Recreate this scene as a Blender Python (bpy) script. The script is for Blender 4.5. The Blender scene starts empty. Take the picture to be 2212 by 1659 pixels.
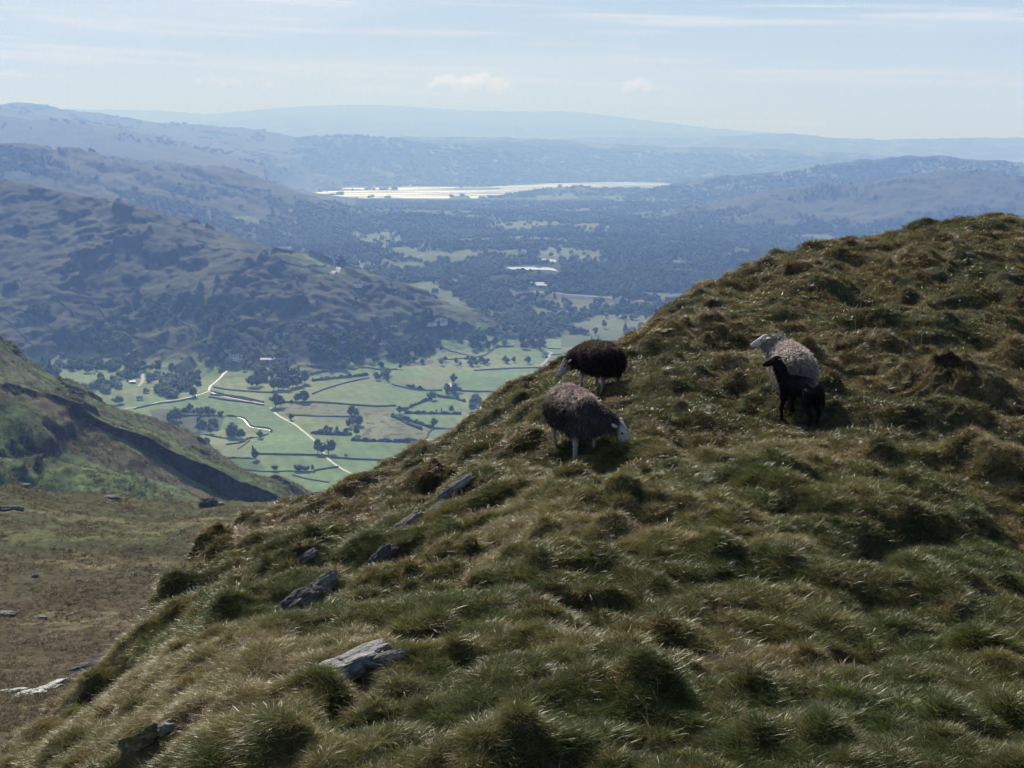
import bpy, bmesh, math, random
import numpy as np
from mathutils import Vector, Matrix, Euler
R = math.radians
sc = bpy.context.scene
COL = sc.collection

# ------------------------------------------------------------------ camera
FPX, PITCH = 1236.0, math.atan(244.0 / 1236.0)
cam_d = bpy.data.cameras.new('camera'); cam = bpy.data.objects.new('camera', cam_d); COL.objects.link(cam)
cam_d.sensor_width = 36.0; cam_d.lens = 36.0 * FPX / 1024.0
cam_d.clip_start = 0.2; cam_d.clip_end = 90000.0
cam.location = (0, 0, 0); cam.rotation_euler = (math.pi / 2 - PITCH, 0, 0)
sc.camera = cam

# ------------------------------------------------------------------ sun, sky, exposure
SUN_AZ, SUN_EL = -17.0, 35.0           # degrees left of the view direction, above the horizon
sd = bpy.data.lights.new('sun', 'SUN'); sd.energy = 5.0; sd.angle = R(0.5); sd.color = (1.0, 0.965, 0.915)
so = bpy.data.objects.new('sun', sd); COL.objects.link(so)
sv = Vector((math.sin(R(SUN_AZ)) * math.cos(R(SUN_EL)), math.cos(R(SUN_AZ)) * math.cos(R(SUN_EL)), math.sin(R(SUN_EL))))
so.rotation_euler = (-sv).to_track_quat('-Z', 'Y').to_euler()
world = bpy.data.worlds.new('World'); sc.world = world; world.use_nodes = True
nt = world.node_tree; N = nt.nodes; L = nt.links
for n in list(N): N.remove(n)
sky = N.new('ShaderNodeTexSky'); sky.sky_type = 'NISHITA'; sky.sun_disc = False
sky.sun_elevation = R(SUN_EL); sky.sun_rotation = R(SUN_AZ); sky.altitude = 300; sky.air_density = 1.0; sky.dust_density = 0.15; sky.ozone_density = 1.5
def math_node(N, L, op, a, b=None, c=None):
    m = N.new('ShaderNodeMath'); m.operation = op
    for i, v in enumerate((a, b, c)):
        if v is None: continue
        if isinstance(v, (int, float)): m.inputs[i].default_value = v
        else: L.new(v, m.inputs[i])
    return m.outputs[0]
# thin high cirrus: streaks of white cloud in the sky itself, drawn out along the horizon
tc = N.new('ShaderNodeTexCoord'); sep = N.new('ShaderNodeSeparateXYZ'); L.new(tc.outputs['Generated'], sep.inputs[0])
azn = math_node(N, L, 'ARCTAN2', sep.outputs[0], sep.outputs[1])
def streak(kx, kz, off, rot, lo, hi, amt):
    v = N.new('ShaderNodeCombineXYZ')
    L.new(math_node(N, L, 'MULTIPLY', azn, kx), v.inputs[0])
    zz = math_node(N, L, 'ADD', sep.outputs[2], math_node(N, L, 'MULTIPLY', azn, rot))
    L.new(math_node(N, L, 'MULTIPLY', zz, kz), v.inputs[1]); v.inputs[2].default_value = off
    t = N.new('ShaderNodeTexNoise'); t.inputs['Scale'].default_value = 1.0; t.inputs['Detail'].default_value = 5.0; t.inputs['Roughness'].default_value = 0.55
    L.new(v.outputs[0], t.inputs['Vector'])
    mr = N.new('ShaderNodeMapRange'); mr.interpolation_type = 'SMOOTHSTEP'; L.new(t.outputs[0], mr.inputs[0])
    mr.inputs[1].default_value = lo; mr.inputs[2].default_value = hi; mr.inputs[3].default_value = 0; mr.inputs[4].default_value = amt
    return mr.outputs[0]
s1 = streak(1.6, 30, 3.1, -0.03, 0.42, 0.68, 0.42)
s2 = streak(4.5, 150, 7.7, 0.03, 0.49, 0.66, 0.75)
cl = math_node(N, L, 'MAXIMUM', s1, s2)
vale = N.new('ShaderNodeMapRange'); L.new(sep.outputs[2], vale.inputs[0])
vale.inputs[1].default_value = -0.02; vale.inputs[2].default_value = 0.14; vale.inputs[3].default_value = 0.85; vale.inputs[4].default_value = 0.0
lowm = N.new('ShaderNodeMapRange'); L.new(sep.outputs[2], lowm.inputs[0]); lowm.inputs[1].default_value = 0.12; lowm.inputs[2].default_value = 0.42; lowm.inputs[3].default_value = 1.0; lowm.inputs[4].default_value = 0.12
cl = math_node(N, L, 'MULTIPLY', cl, lowm.outputs[0])
mix = N.new('ShaderNodeMix'); mix.data_type = 'RGBA'; L.new(vale.outputs[0], mix.inputs[0]); L.new(sky.outputs[0], mix.inputs[6]); mix.inputs[7].default_value = (8.5, 9.4, 14.6, 1)
mix2 = N.new('ShaderNodeMix'); mix2.data_type = 'RGBA'; L.new(cl, mix2.inputs[0]); L.new(mix.outputs[2], mix2.inputs[6]); mix2.inputs[7].default_value = (14.5, 14.3, 16.0, 1)
bg = N.new('ShaderNodeBackground'); bg.inputs[1].default_value = 0.052
wo = N.new('ShaderNodeOutputWorld'); L.new(mix2.outputs[2], bg.inputs[0]); L.new(bg.outputs[0], wo.inputs[0])
sc.view_settings.view_transform = 'Standard'; sc.view_settings.look = 'None'
sc.view_settings.exposure = 0.25; sc.view_settings.gamma = 1.0
cy = sc.cycles
cy.use_denoising = True
try: cy.denoiser = 'OPENIMAGEDENOISE'
except Exception: pass
try: cy.denoising_prefilter = 'FAST'
except Exception: pass
cy.max_bounces = 6; cy.diffuse_bounces = 2; cy.glossy_bounces = 2; cy.transmission_bounces = 3
cy.transparent_max_bounces = 8; cy.volume_bounces = 1; cy.sample_clamp_indirect = 3.0
cy.use_light_tree = False
cy.use_adaptive_sampling = True; cy.adaptive_threshold = 0.015

# ------------------------------------------------------------------ numpy helpers
S22 = 1024.0 / 2212.0
def ray(px, py):
    """pixel of the 2212-wide photograph -> azimuth, tangent of elevation"""
    px = np.asarray(px, float); py = np.asarray(py, float)
    cx = (px * S22 - 512) / FPX; cyy = (384 - py * S22) / FPX
    X = cx; Y = math.cos(PITCH) + cyy * math.sin(PITCH); Z = -math.sin(PITCH) + cyy * math.cos(PITCH)
    return np.arctan2(X, Y), Z / np.hypot(X, Y)
def proj(x, y, z):
    f = y * math.cos(PITCH) - z * math.sin(PITCH); f = np.where(np.abs(f) < 1e-6, 1e-6, f)
    u = y * math.sin(PITCH) + z * math.cos(PITCH)
    return (512 + FPX * x / f) / S22, (384 - FPX * u / f) / S22
_rs = np.random.RandomState(11)
_P = _rs.permutation(4096).astype(np.int64); _G = _rs.rand(4096) * 2 * np.pi; _GX, _GY = np.cos(_G), np.sin(_G)
def noise2(x, y, seed=0):
    x = np.asarray(x, float) + seed * 17.31; y = np.asarray(y, float) - seed * 9.77
    xi = np.floor(x).astype(np.int64); yi = np.floor(y).astype(np.int64); fx = x - xi; fy = y - yi
    u = fx * fx * fx * (fx * (fx * 6 - 15) + 10); v = fy * fy * fy * (fy * (fy * 6 - 15) + 10)
    def g(ix, iy, dx, dy):
        h = _P[(_P[ix & 4095] + iy) & 4095]
        return _GX[h] * dx + _GY[h] * dy
    a = g(xi, yi, fx, fy); b = g(xi + 1, yi, fx - 1, fy); c = g(xi, yi + 1, fx, fy - 1); d = g(xi + 1, yi + 1, fx - 1, fy - 1)
    return ((a + (b - a) * u) + ((c + (d - c) * u) - (a + (b - a) * u)) * v) * 1.45
def fbm(x, y, wl, octv=4, seed=0, gain=0.5, ridged=False):
    s = 0; a = 1.0; f = 1.0 / wl
    for i in range(octv):
        n = noise2(x * f, y * f, seed + i)
        s = s + a * ((1 - 2 * np.abs(n)) if ridged else n)
        a *= gain; f *= 2.03
    return s
def sstep(a, b, x):
    t = np.clip((x - a) / (b - a), 0, 1); return t * t * (3 - 2 * t)
def lerp(a, b, t): return a + (b - a) * t
def inpoly(px, py, poly):
    ins = np.zeros(np.shape(px), bool); n = len(poly)
    for i in range(n):
        x1, y1 = poly[i]; x2, y2 = poly[(i + 1) % n]
        if y1 == y2: continue
        c = ((y1 > py) != (y2 > py)) & (px < (x2 - x1) * (py - y1) / (y2 - y1) + x1)
        ins ^= c
    return ins
# crops of the photograph that coordinates were read from -> 2212-wide pixels
def crop(x0, y0, w): k = w / 2212.0 * 0.60636; return lambda pts: [(x0 * 0.60636 + k * a, y0 * 0.60636 + k * b) for a, b in pts]
T5 = crop(400, 1000, 1600); C3 = crop(800, 1050, 1200); C4 = crop(500, 1400, 1200); C2 = crop(0, 1050, 900); DD = crop(900, 400, 1500); C6 = crop(0, 1200, 1200); C0 = crop(0, 300, 1200)

# ------------------------------------------------------------------ object helpers
def tag(o, label=None, cat=None, group=None, kind=None):
    if label: o['label'] = label
    if cat: o['category'] = cat
    if group: o['group'] = group
    if kind: o['kind'] = kind
    return o
def link(o, parent=None):
    COL.objects.link(o)
    if parent is not None: o.parent = parent
    return o
def mesh_np(name, v, f, smooth=True, nper=4):
    me = bpy.data.meshes.new(name); v = np.ascontiguousarray(v, np.float32); f = np.ascontiguousarray(f, np.int32)
    me.vertices.add(len(v)); me.vertices.foreach_set('co', v.ravel())
    me.loops.add(f.size); me.loops.foreach_set('vertex_index', f.ravel())
    me.polygons.add(len(f)); me.polygons.foreach_set('loop_start', np.arange(0, f.size, nper, dtype=np.int32))
    try: me.polygons.foreach_set('loop_total', np.full(len(f), nper, np.int32))
    except Exception: pass
    me.polygons.foreach_set('use_smooth', np.full(len(f), smooth, bool))
    me.update(calc_edges=True)
    return me
def set_col(me, col, name='Col'):
    a = me.attributes.new(name, 'FLOAT_COLOR', 'POINT')
    c = np.ones((len(me.vertices), 4), np.float32); c[:, :3] = col; a.data.foreach_set('color', c.ravel())
def obj(name, me, mat=None, parent=None, **kw):
    o = bpy.data.objects.new(name, me)
    if mat is not None: me.materials.append(mat)
    link(o, parent)
    if kw: tag(o, **kw)
    return o
def empty(name, loc=(0, 0, 0), rz=0.0):
    o = bpy.data.objects.new(name, None); o.location = loc; o.rotation_euler = (0, 0, rz); o.empty_display_size = 0.3
    return link(o)
def grid_faces(nr, nc):
    i = np.arange(nr - 1)[:, None] * nc + np.arange(nc - 1)[None, :]
    return np.stack([i, i + 1, i + nc + 1, i + nc], -1).reshape(-1, 4)

# ------------------------------------------------------------------ materials
def new_mat(name):
    m = bpy.data.materials.new(name); m.use_nodes = True; nt = m.node_tree
    for n in list(nt.nodes): nt.nodes.remove(n)
    return m, nt.nodes, nt.links
def ground_mat(name, s1, s2, bump=0.0, bscale=1.0, var=0.5, rough=1.0, speckle=None):
    """vertex albedo times two scales of procedural mottling (metres), with bump"""
    m, N, L = new_mat(name)
    at = N.new('ShaderNodeAttribute'); at.attribute_name = 'Col'
    tc = N.new('ShaderNodeNewGeometry')
    def nz(scale, det=4.0):
        t = N.new('ShaderNodeTexNoise'); t.inputs['Scale'].default_value = 1.0 / scale; t.inputs['Detail'].default_value = det; t.inputs['Roughness'].default_value = 0.62
        L.new(tc.outputs['Position'], t.inputs['Vector']); return t
    a = nz(s1); b = nz(s2)
    f = math_node(N, L, 'MULTIPLY', a.outputs[0], b.outputs[0])
    mr = N.new('ShaderNodeMapRange'); L.new(f, mr.inputs[0]); mr.inputs[1].default_value = 0.12; mr.inputs[2].default_value = 0.40
    mr.inputs[3].default_value = 1 - var; mr.inputs[4].default_value = 1 + var
    sc_ = N.new('ShaderNodeVectorMath'); sc_.operation = 'SCALE'; L.new(at.outputs['Color'], sc_.inputs[0]); L.new(mr.outputs[0], sc_.inputs['Scale'])
    p = N.new('ShaderNodeBsdfPrincipled'); L.new(sc_.outputs[0], p.inputs['Base Color']); p.inputs['Roughness'].default_value = rough
    p.inputs['Specular IOR Level'].default_value = 0.12
    if bump:
        bn = N.new('ShaderNodeBump'); bn.inputs['Strength'].default_value = 1.0; bn.inputs['Distance'].default_value = bump
        c = nz(bscale, 5.0); L.new(c.outputs[0], bn.inputs['Height']); L.new(bn.outputs[0], p.inputs['Normal'])
    o = N.new('ShaderNodeOutputMaterial'); L.new(p.outputs[0], o.inputs[0])
    return m
def simple_mat(name, col, rough=0.8, spec=0.3, var=0.25, scale=3.0, bump=0.0, coord='Object', metallic=0.0, bscale=None):
    m, N, L = new_mat(name)
    tc = N.new('ShaderNodeTexCoord'); t = N.new('ShaderNodeTexNoise'); t.inputs['Scale'].default_value = scale; t.inputs['Detail'].default_value = 5; t.inputs['Roughness'].default_value = 0.6
    L.new(tc.outputs[coord], t.inputs['Vector'])
    mr = N.new('ShaderNodeMapRange'); L.new(t.outputs[0], mr.inputs[0]); mr.inputs[1].default_value = 0.3; mr.inputs[2].default_value = 0.7
    mr.inputs[3].default_value = 1 - var; mr.inputs[4].default_value = 1 + var
    s = N.new('ShaderNodeVectorMath'); s.operation = 'SCALE'; s.inputs[0].default_value = col; L.new(mr.outputs[0], s.inputs['Scale'])
    p = N.new('ShaderNodeBsdfPrincipled'); L.new(s.outputs[0], p.inputs['Base Color']); p.inputs['Roughness'].default_value = rough
    p.inputs['Specular IOR Level'].default_value = spec; p.inputs['Metallic'].default_value = metallic
    if bump:
        bn = N.new('ShaderNodeBump'); bn.inputs['Distance'].default_value = bump
        t2 = N.new('ShaderNodeTexNoise'); t2.inputs['Scale'].default_value = bscale or scale * 3; t2.inputs['Detail'].default_value = 6; L.new(tc.outputs[coord], t2.inputs['Vector'])
        L.new(t2.outputs[0], bn.inputs['Height']); L.new(bn.outputs[0], p.inputs['Normal'])
    o = N.new('ShaderNodeOutputMaterial'); L.new(p.outputs[0], o.inputs[0])
    return m
# ------------------------------------------------------------------ far terrain: one height function, split into named landforms
LAKE_Z = -411.0
def interp_floor(r): return np.interp(r, [1100, 2700, 4000, 5200, 8000, 12000, 30000], [-360, -362, -372, -388, -404, -400, -300])
# crest lines as (px, py, distance) read off the photograph; slope front, slope back, rounding
RID = dict(
 fell=([(-420,335,3300),(0,397,3000),(60,398,2960),(110,413,2920),(180,426,2860),(240,446,2800),(262,440,2785),(300,466,2740),(340,492,2690),(400,516,2620),(470,541,2540),(540,553,2450),(600,557,2400),(640,578,2380),(655,603,2370),(690,625,2360),(760,652,2350),(850,682,2340),(900,702,2330)], .36, .5, 18),
 hill_two=([(-450,300,5000),(0,318,5200),(69,319,5300),(99,324,5350),(165,329,5450),(224,346,5550),(250,344,5600),(290,357,5700),(362,357,5800),(454,362,6000),(494,377,6150),(543,403,6400),(576,426,6700),(640,450,6900)], .33, .45, 30),
 hill_three=([(-500,236,9200),(0,249,9400),(39,259,9400),(132,262,9400),(230,277,9500),(300,292,9600),(360,310,9700),(450,340,9900),(540,368,10200),(600,388,10600)], .24, .4, 60),
 hill_three_b=([(-300,226,11500),(0,235,11500),(60,250,11500),(130,256,11600),(230,272,11700),(300,288,11800),(420,300,12000),(520,330,12200),(640,372,12400)], .2, .4, 60),
 hill_four=([(-500,230,13800),(0,224,13500),(55,222,13500),(110,232,13500),(150,240,13500),(210,244,13500),(290,263,13500),(355,268,13500),(428,268,13500),(460,276,13500),(526,276,13500),(559,289,13500),(592,298,13500),(660,315,13600)], .2, .4, 50),
 hill_far=([(-200,238,32000),(150,236,32000),(330,238,32000),(440,247,32000),(560,238,32000),(620,232,32000),(730,227,32000),(830,227,32000),(960,236,32000),(1100,241,32000),(1230,241,32000),(1290,251,32000),(1500,274,32000),(1700,290,32000)], .12, .3, 100),
 hill_far_b=([(300,262,27000),(480,262,27000),(620,252,27000),(760,254,27000),(860,269,27000),(960,280,27000),(1060,285,27000),(1300,295,27000)], .12, .3, 100),
 shore_a=([(560,305,13200),(640,301,13200),(700,294,13200),(760,293,13200),(820,298,13200),(870,306,13200),(920,313,13200),(960,311,13200),(1010,318,13200),(1100,331,13200),(1200,352,13100)], .2, .3, 60),
 shore_b=([(820,299,15500),(880,294,15500),(1000,297,15500),(1150,298,15500),(1250,306,15500),(1400,316,15500),(1600,319,15500),(1750,326,15500),(1900,335,15500),(2000,346,15500),(2212,356,15500),(2500,360,15500)], .17, .3, 60),
 shore_c=([(1200,300,21500),(1270,297,21500),(1500,298,21500),(1620,291,21500),(1700,288,21500),(1770,296,21500),(1900,301,21500),(2100,298,21500),(2212,297,21500),(2500,296,21500)], .12, .3, 80),
 shore_d=([(1250,300,26000),(1700,310,26000),(1900,318,26000),(2212,322,26000),(2500,322,26000)], .1, .3, 80),
 right_back=([(1390,422,8400),(1430,404,8450),(1500,391,8500),(1580,379,8500),(1700,371,8500),(1800,353,8500),(1900,346,8500),(1960,339,8500),(2030,338,8500),(2080,343,8500),(2212,353,8500),(2600,362,8500)], .26, .4, 40),
 right_front=([(1540,462,6300),(1580,445,6300),(1640,427,6300),(1700,409,6250),(1750,403,6200),(1800,396,6200),(1830,402,6200),(1900,394,6200),(1960,381,6200),(2010,373,6200),(2070,370,6200),(2120,376,6200),(2212,386,6200),(2600,380,6200)], .24, .4, 30),
 wood_right=([(1330,622,3500),(1430,592,3600),(1500,577,3650),(1600,558,3700),(1700,543,3750),(2000,523,3800),(2500,500,3900)], .22, .3, 25),
 quarry_knoll=([(1040,607,3200),(1100,597,3230),(1180,590,3260),(1280,592,3260),(1360,600,3230)], .32, .3, 12),
 knoll_mid=([(700,500,5500),(770,483,5600),(860,463,5700),(950,470,5650),(1050,482,5500),(1180,505,5300),(1280,528,5100)], .2, .3, 25),
 knoll_left=([(560,470,6100),(640,462,6200),(720,462,6300)], .12, .2, 30),
 peninsula=([(985,431,8900),(1060,418,9300),(1130,408,9500),(1200,404,9600),(1290,407,9600),(1420,410,9400),(1560,430,8800)], .14, .2, 30),
)
def crest_points(pts, step):
    a = np.array(pts, float); t = np.arange(len(a)); n = max(8, int(sum(np.hypot(*(np.array([ray(p[0], p[1])[0] for p in a[i:i+2]]) @ np.array([[1],[-1]]) * a[i, 2]).ravel(), a[i+1,2]-a[i,2]) if False else abs(ray(a[i+1,0], a[i+1,1])[0] - ray(a[i,0], a[i,1])[0]) * a[i,2] + abs(a[i+1,2]-a[i,2]) for i in range(len(a)-1)) / step))
    tt = np.linspace(0, len(a) - 1, n)
    px = np.interp(tt, t, a[:, 0]); py = np.interp(tt, t, a[:, 1]); r = np.interp(tt, t, a[:, 2])
    az, e = ray(px, py)
    return az, r * np.sin(az), r * np.cos(az), r * e
def far_height(x, y):
    r = np.hypot(x, y); az = np.arctan2(x, y)
    base = interp_floor(r)
    und = fbm(x, y, 900, 4, 5) * 0.6 + 0.35
    amp = np.interp(r, [2300, 3000, 4000, 6000, 7800, 8300, 11500, 13000], [0, 12, 30, 42, 26, 8, 10, 45])
    z = base + und * amp
    z += fbm(x, y, 60, 3, 9) * np.interp(r, [1500, 2400, 4000], [0.5, 1.0, 3.0])
    # the ground rises toward the near valley side
    who = np.zeros(x.shape, np.int8)
    for k, (name, (pts, sf, sb, w)) in enumerate(RID.items()):
        caz, cx, cyy, cz = crest_points(pts, 22 if name == 'fell' else max(35, w * 1.2))
        rmax = np.hypot(cx, cyy).max()
        reach = 1500 if name in ('fell', 'hill_two') else 4200
        m = (r > np.hypot(cx, cyy).min() - reach) & (r < rmax + 4000)
        if not m.any(): continue
        xs, ys = x[m], y[m]; best = np.full(xs.shape, -1e9)
        for a, b, c in zip(cx, cyy, cz):
            dx = xs - a; dy = ys - b; d2 = dx * dx + dy * dy
            s = np.where(dx * a + dy * b > 0, sb, sf)
            np.maximum(best, c - s * (np.sqrt(d2 + w * w) - w), out=best)
        # carve slopes with gullies and crags away from the crest
        sz = {'fell': 1.0, 'hill_two': 1.2}.get(name, 1.6 if rmax > 6000 else 0.7)
        fade = 1.0
        rg = fbm(xs, ys, 260 * sz, 4, 20 + k, .5, True) - .45
        nn = fbm(xs, ys, 70 * sz, 4, 40 + k)
        best = best + rg * 6 * sz + nn * 4.5 * sz + fbm(xs, ys, 19 * sz, 3, 60 + k) * 1.5 * sz
        if name in ('fell', 'hill_two', 'right_front'):
            # rock bluffs: rounded tops, steep fronts that face down the slope
            ux = xs * .9 + ys * .45; uy = ys * .9 - xs * .45
            for wl, hh, sd_ in ((330, 15, 91), (150, 9, 131), (60, 4, 171), (30, 2.6, 181)):
                n1 = noise2(ux / (wl * sz * 1.5), uy / (wl * sz), sd_ + k) + .25 * noise2(xs / 24, ys / 24, sd_ + 3)
                n2 = noise2(xs / (wl * 3.1), ys / (wl * 3.1), sd_ + 9)
                th = .10 if wl > 100 else .30
                best = best + sstep(th, th + .12, n1) * (1 - sstep(.3, .8, n1) * .35) * hh * sz * sstep(-.25, .15, n2)
        zz = z[m]; kk = 14.0
        h = np.clip(.5 + .5 * (best - zz) / kk, 0, 1)
        nz_ = zz * (1 - h) + best * h + kk * h * (1 - h)
        nz_ = np.where(best > zz + kk, best, nz_)
        wk = who[m]; wk = np.where(best > zz + 2, k + 1, wk); who[m] = wk
        z[m] = nz_
    # lake basin
    px, py = proj(x, y, np.full_like(x, LAKE_Z))
    near = np.interp(px, [500, 585, 640, 700, 760, 840, 900, 960, 985, 1000, 1060, 1120, 1200, 1290, 1420, 1500], [427, 428, 430, 430, 429, 427, 429, 431, 432, 432, 426, 418, 409, 408, 410, 408])
    farr = np.interp(px, [560, 585, 660, 740, 900, 1050, 1080, 1190, 1300, 1420, 1500], [424, 419, 409, 404, 403, 404, 402, 396, 393, 394, 400])
    inlake = (px > 575) & (px < 1465)
    dep = np.minimum(py - farr, near - py)
    z = np.where(inlake & (dep > -14), np.minimum(z, LAKE_Z + 2 + (z - LAKE_Z) * sstep(0, 14, -dep)), z)
    z = np.where(inlake & (dep > -.5), np.minimum(z, LAKE_Z - dep * 4 + 1.0), z)
    # spits and islands that cut the sheet of water
    for poly in ([(650,411),(700,405),(760,406),(700,410),(640,416)], [(660,422),(690,420),(740,419),(745,421),(690,423)], [(640,414),(720,410),(860,409),(860,411),(720,413),(660,417)], [(980,406),(1080,407),(1080,409),(980,408)], [(960,434),(975,426),(1010,422),(1020,430),(990,434)]):
        m = inpoly(px, py, poly); z = np.where(m, LAKE_Z + 3 + fbm(x, y, 120, 2, 3) * 2, z)
    return z, who
NC = 1240
azs = np.linspace(R(-31), R(31), NC)
rs_ = np.concatenate([np.geomspace(1080, 1500, 60)[:-1], np.geomspace(1500, 3600, 520)[:-1], np.geomspace(3600, 8000, 260)[:-1], np.geomspace(8000, 36000, 230)])
AZ, RR = np.meshgrid(azs, rs_)
FX, FY = RR * np.sin(AZ), RR * np.cos(AZ)
FZ, WHO = far_height(FX.ravel(), FY.ravel()); FZ = FZ.reshape(FX.shape); WHO = WHO.reshape(FX.shape)
# ponds near the quarry are flat water level areas
POND = [DD([(1333,816),(1345,811),(1400,813),(1470,809),(1500,818),(1540,812),(1580,820),(1608,836),(1560,828),(1480,826),(1420,828),(1360,824)]), DD([(1513,772),(1540,769),(1592,774),(1596,786),(1560,787),(1520,781)])]
# bluffs of bare rock and heather that stand out on the near fell and the hill behind: (crop, x, y, half length, half height, metres)
CRAGS = [(C0,130,955,60,36,30),(C0,580,1175,140,60,36),(C0,1030,1120,150,66,42),(C0,1255,1175,110,60,34),(C0,795,815,75,36,32),(C0,470,855,110,32,22),(C0,1885,1440,130,80,34),(C0,60,1340,60,55,40),(C0,1240,1075,100,30,20),(C0,860,1285,80,28,20),(C0,900,890,70,22,16),(C0,1960,1270,50,30,18),(C0,560,910,80,22,16),(C0,230,700,60,24,20),(C0,560,1000,60,25,16),(C0,1650,1180,70,22,14),(C0,1320,580,150,34,45),(C0,120,470,110,30,36),(C0,650,540,90,24,30),(C0,260,560,120,22,26),(C0,1180,690,120,30,30)]
FE = FZ / RR; FEM = np.maximum.accumulate(FE, axis=0); CRAGM = np.zeros(FX.shape)
for tf, cx0, cy0, ha, hb, hm in CRAGS:
    (p0x, p0y), (p1x, _) = tf([(cx0, cy0 + hb * .5), (cx0 + ha, cy0)]); a0, e0 = ray(p0x, p0y); a1, _ = ray(p1x, p0y); c0 = int(round((a0 - azs[0]) / (azs[1] - azs[0])))
    if c0 < 0: continue
    k0 = min(len(rs_) - 1, int(np.searchsorted(FEM[:, c0], e0))); r0 = rs_[k0]; la = abs(a1 - a0) * r0; x0, y0 = r0 * math.sin(a0), r0 * math.cos(a0)
    rw = la * 1.1; k_ = (np.abs(FX - x0) < la * 1.6) & (np.abs(FY - y0 - rw * .55) < rw * 1.8)
    dx = (FX[k_] - x0) / la; dy = (FY[k_] - y0 - rw * .55) / rw; q = np.sqrt(dx * dx + dy * dy) + .22 * noise2(FX[k_] / (la * .5), FY[k_] / (la * .5), int(cx0)) + .12 * noise2(FX[k_] / (la * .16), FY[k_] / (la * .16), int(cy0))
    FZ[k_] += sstep(1.0, .72, q) * hm * (1 - .55 * sstep(-.6, .9, dy)) * .40 + sstep(1.0, .5, q) * noise2(FX[k_] / 14, FY[k_] / 14, 12) * hm * .08; CRAGM[k_] = np.maximum(CRAGM[k_], sstep(1.04, .93, q) * sstep(.35, -.25, dy))
FE = FZ / RR; FEM = np.maximum.accumulate(FE, axis=0)
def hit_far(px, py, rmin=0):
    """where sight lines through these pixels meet the far terrain"""
    az, e = ray(np.atleast_1d(px), np.atleast_1d(py)); out = np.full((len(az), 3), np.nan)
    ci = (az - azs[0]) / (azs[1] - azs[0])
    for i in range(len(az)):
        c = int(round(ci[i]))
        if c < 0 or c >= NC: continue
        col = FEM[:, c]; k = int(np.searchsorted(col, e[i]))
        if k <= 0 or k >= len(rs_): continue
        e0, e1 = FE[k - 1, c], FE[k, c]; t = 0.5 if e1 == e0 else min(1, max(0, (e[i] - e0) / (e1 - e0)))
        r = lerp(rs_[k - 1], rs_[k], t); out[i] = (r * math.sin(az[i]), r * math.cos(az[i]), r * e[i])
    return out
def far_z(x, y):
    """height of the built grid under points"""
    x = np.asarray(x, float); y = np.asarray(y, float)
    r = np.hypot(x, y); az = np.arctan2(x, y)
    c = np.clip((az - azs[0]) / (azs[1] - azs[0]), 0, NC - 1.001); ci = c.astype(int); cf = c - ci
    k = np.clip(np.searchsorted(rs_, r) - 1, 0, len(rs_) - 2); kf = np.clip((r - rs_[k]) / (rs_[k + 1] - rs_[k]), 0, 1)
    return (FZ[k, ci] * (1 - cf) + FZ[k, ci + 1] * cf) * (1 - kf) + (FZ[k + 1, ci] * (1 - cf) + FZ[k + 1, ci + 1] * cf) * kf
# flatten ground at the ponds
PX, PY = proj(FX, FY, FZ)
POND_Z = []
for poly in POND:
    c = hit_far([np.mean([p[0] for p in poly])], [np.mean([p[1] for p in poly])])[0]; POND_Z.append(c)

# ---- albedo by land cover
nA = fbm(FX, FY, 420, 4, 61); nB = fbm(FX, FY, 90, 4, 62); nC_ = fbm(FX, FY, 24, 3, 63)
def C(*c): return np.array(c, float)
GRASS_FELL, BRACKEN, CRAG, FIELD, FIELD2, ROUGH, WOOD = C(.088,.090,.060), C(.070,.078,.046), C(.045,.044,.040), C(.17,.245,.115), C(.225,.265,.13), C(.205,.225,.125), C(.04,.055,.03)
def mixc(a, b, t): return a + (b - a) * t[..., None]
col = mixc(np.broadcast_to(WOOD, FX.shape + (3,)), FIELD2 * .62, sstep(-.15, -.5, fbm(FX, FY, 380, 3, 601) + .4 * fbm(FX, FY, 70, 2, 602)))
gx, gy = np.gradient(FZ, axis=1) / (RR * (azs[1] - azs[0])), np.gradient(FZ, axis=0) / np.gradient(RR, axis=0)
slope = np.hypot(gx, gy)
hillmask = (WHO > 0)
fells = np.isin(WHO, [1, 2, 13]) | ((WHO >= 3) & (WHO <= 5))
fc = mixc(np.broadcast_to(GRASS_FELL, col.shape), BRACKEN, sstep(-.3, .5, nA))
fc = mixc(fc, C(.118,.118,.078), sstep(.1, .7, nB + .3 * nC_) * .6)
fc = mixc(fc, CRAG, sstep(.42, .7, slope + .18 * nC_))
fc = mixc(fc, C(.030,.030,.024), CRAGM * .65)
col[fells] = fc[fells]
far_hills = np.isin(WHO, [6, 7, 8, 9, 10, 11, 12])
fh = mixc(np.broadcast_to(WOOD, col.shape), FIELD2 * .8, sstep(.25, .45, nA + .35 * nB)); col[far_hills] = fh[far_hills]
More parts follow.
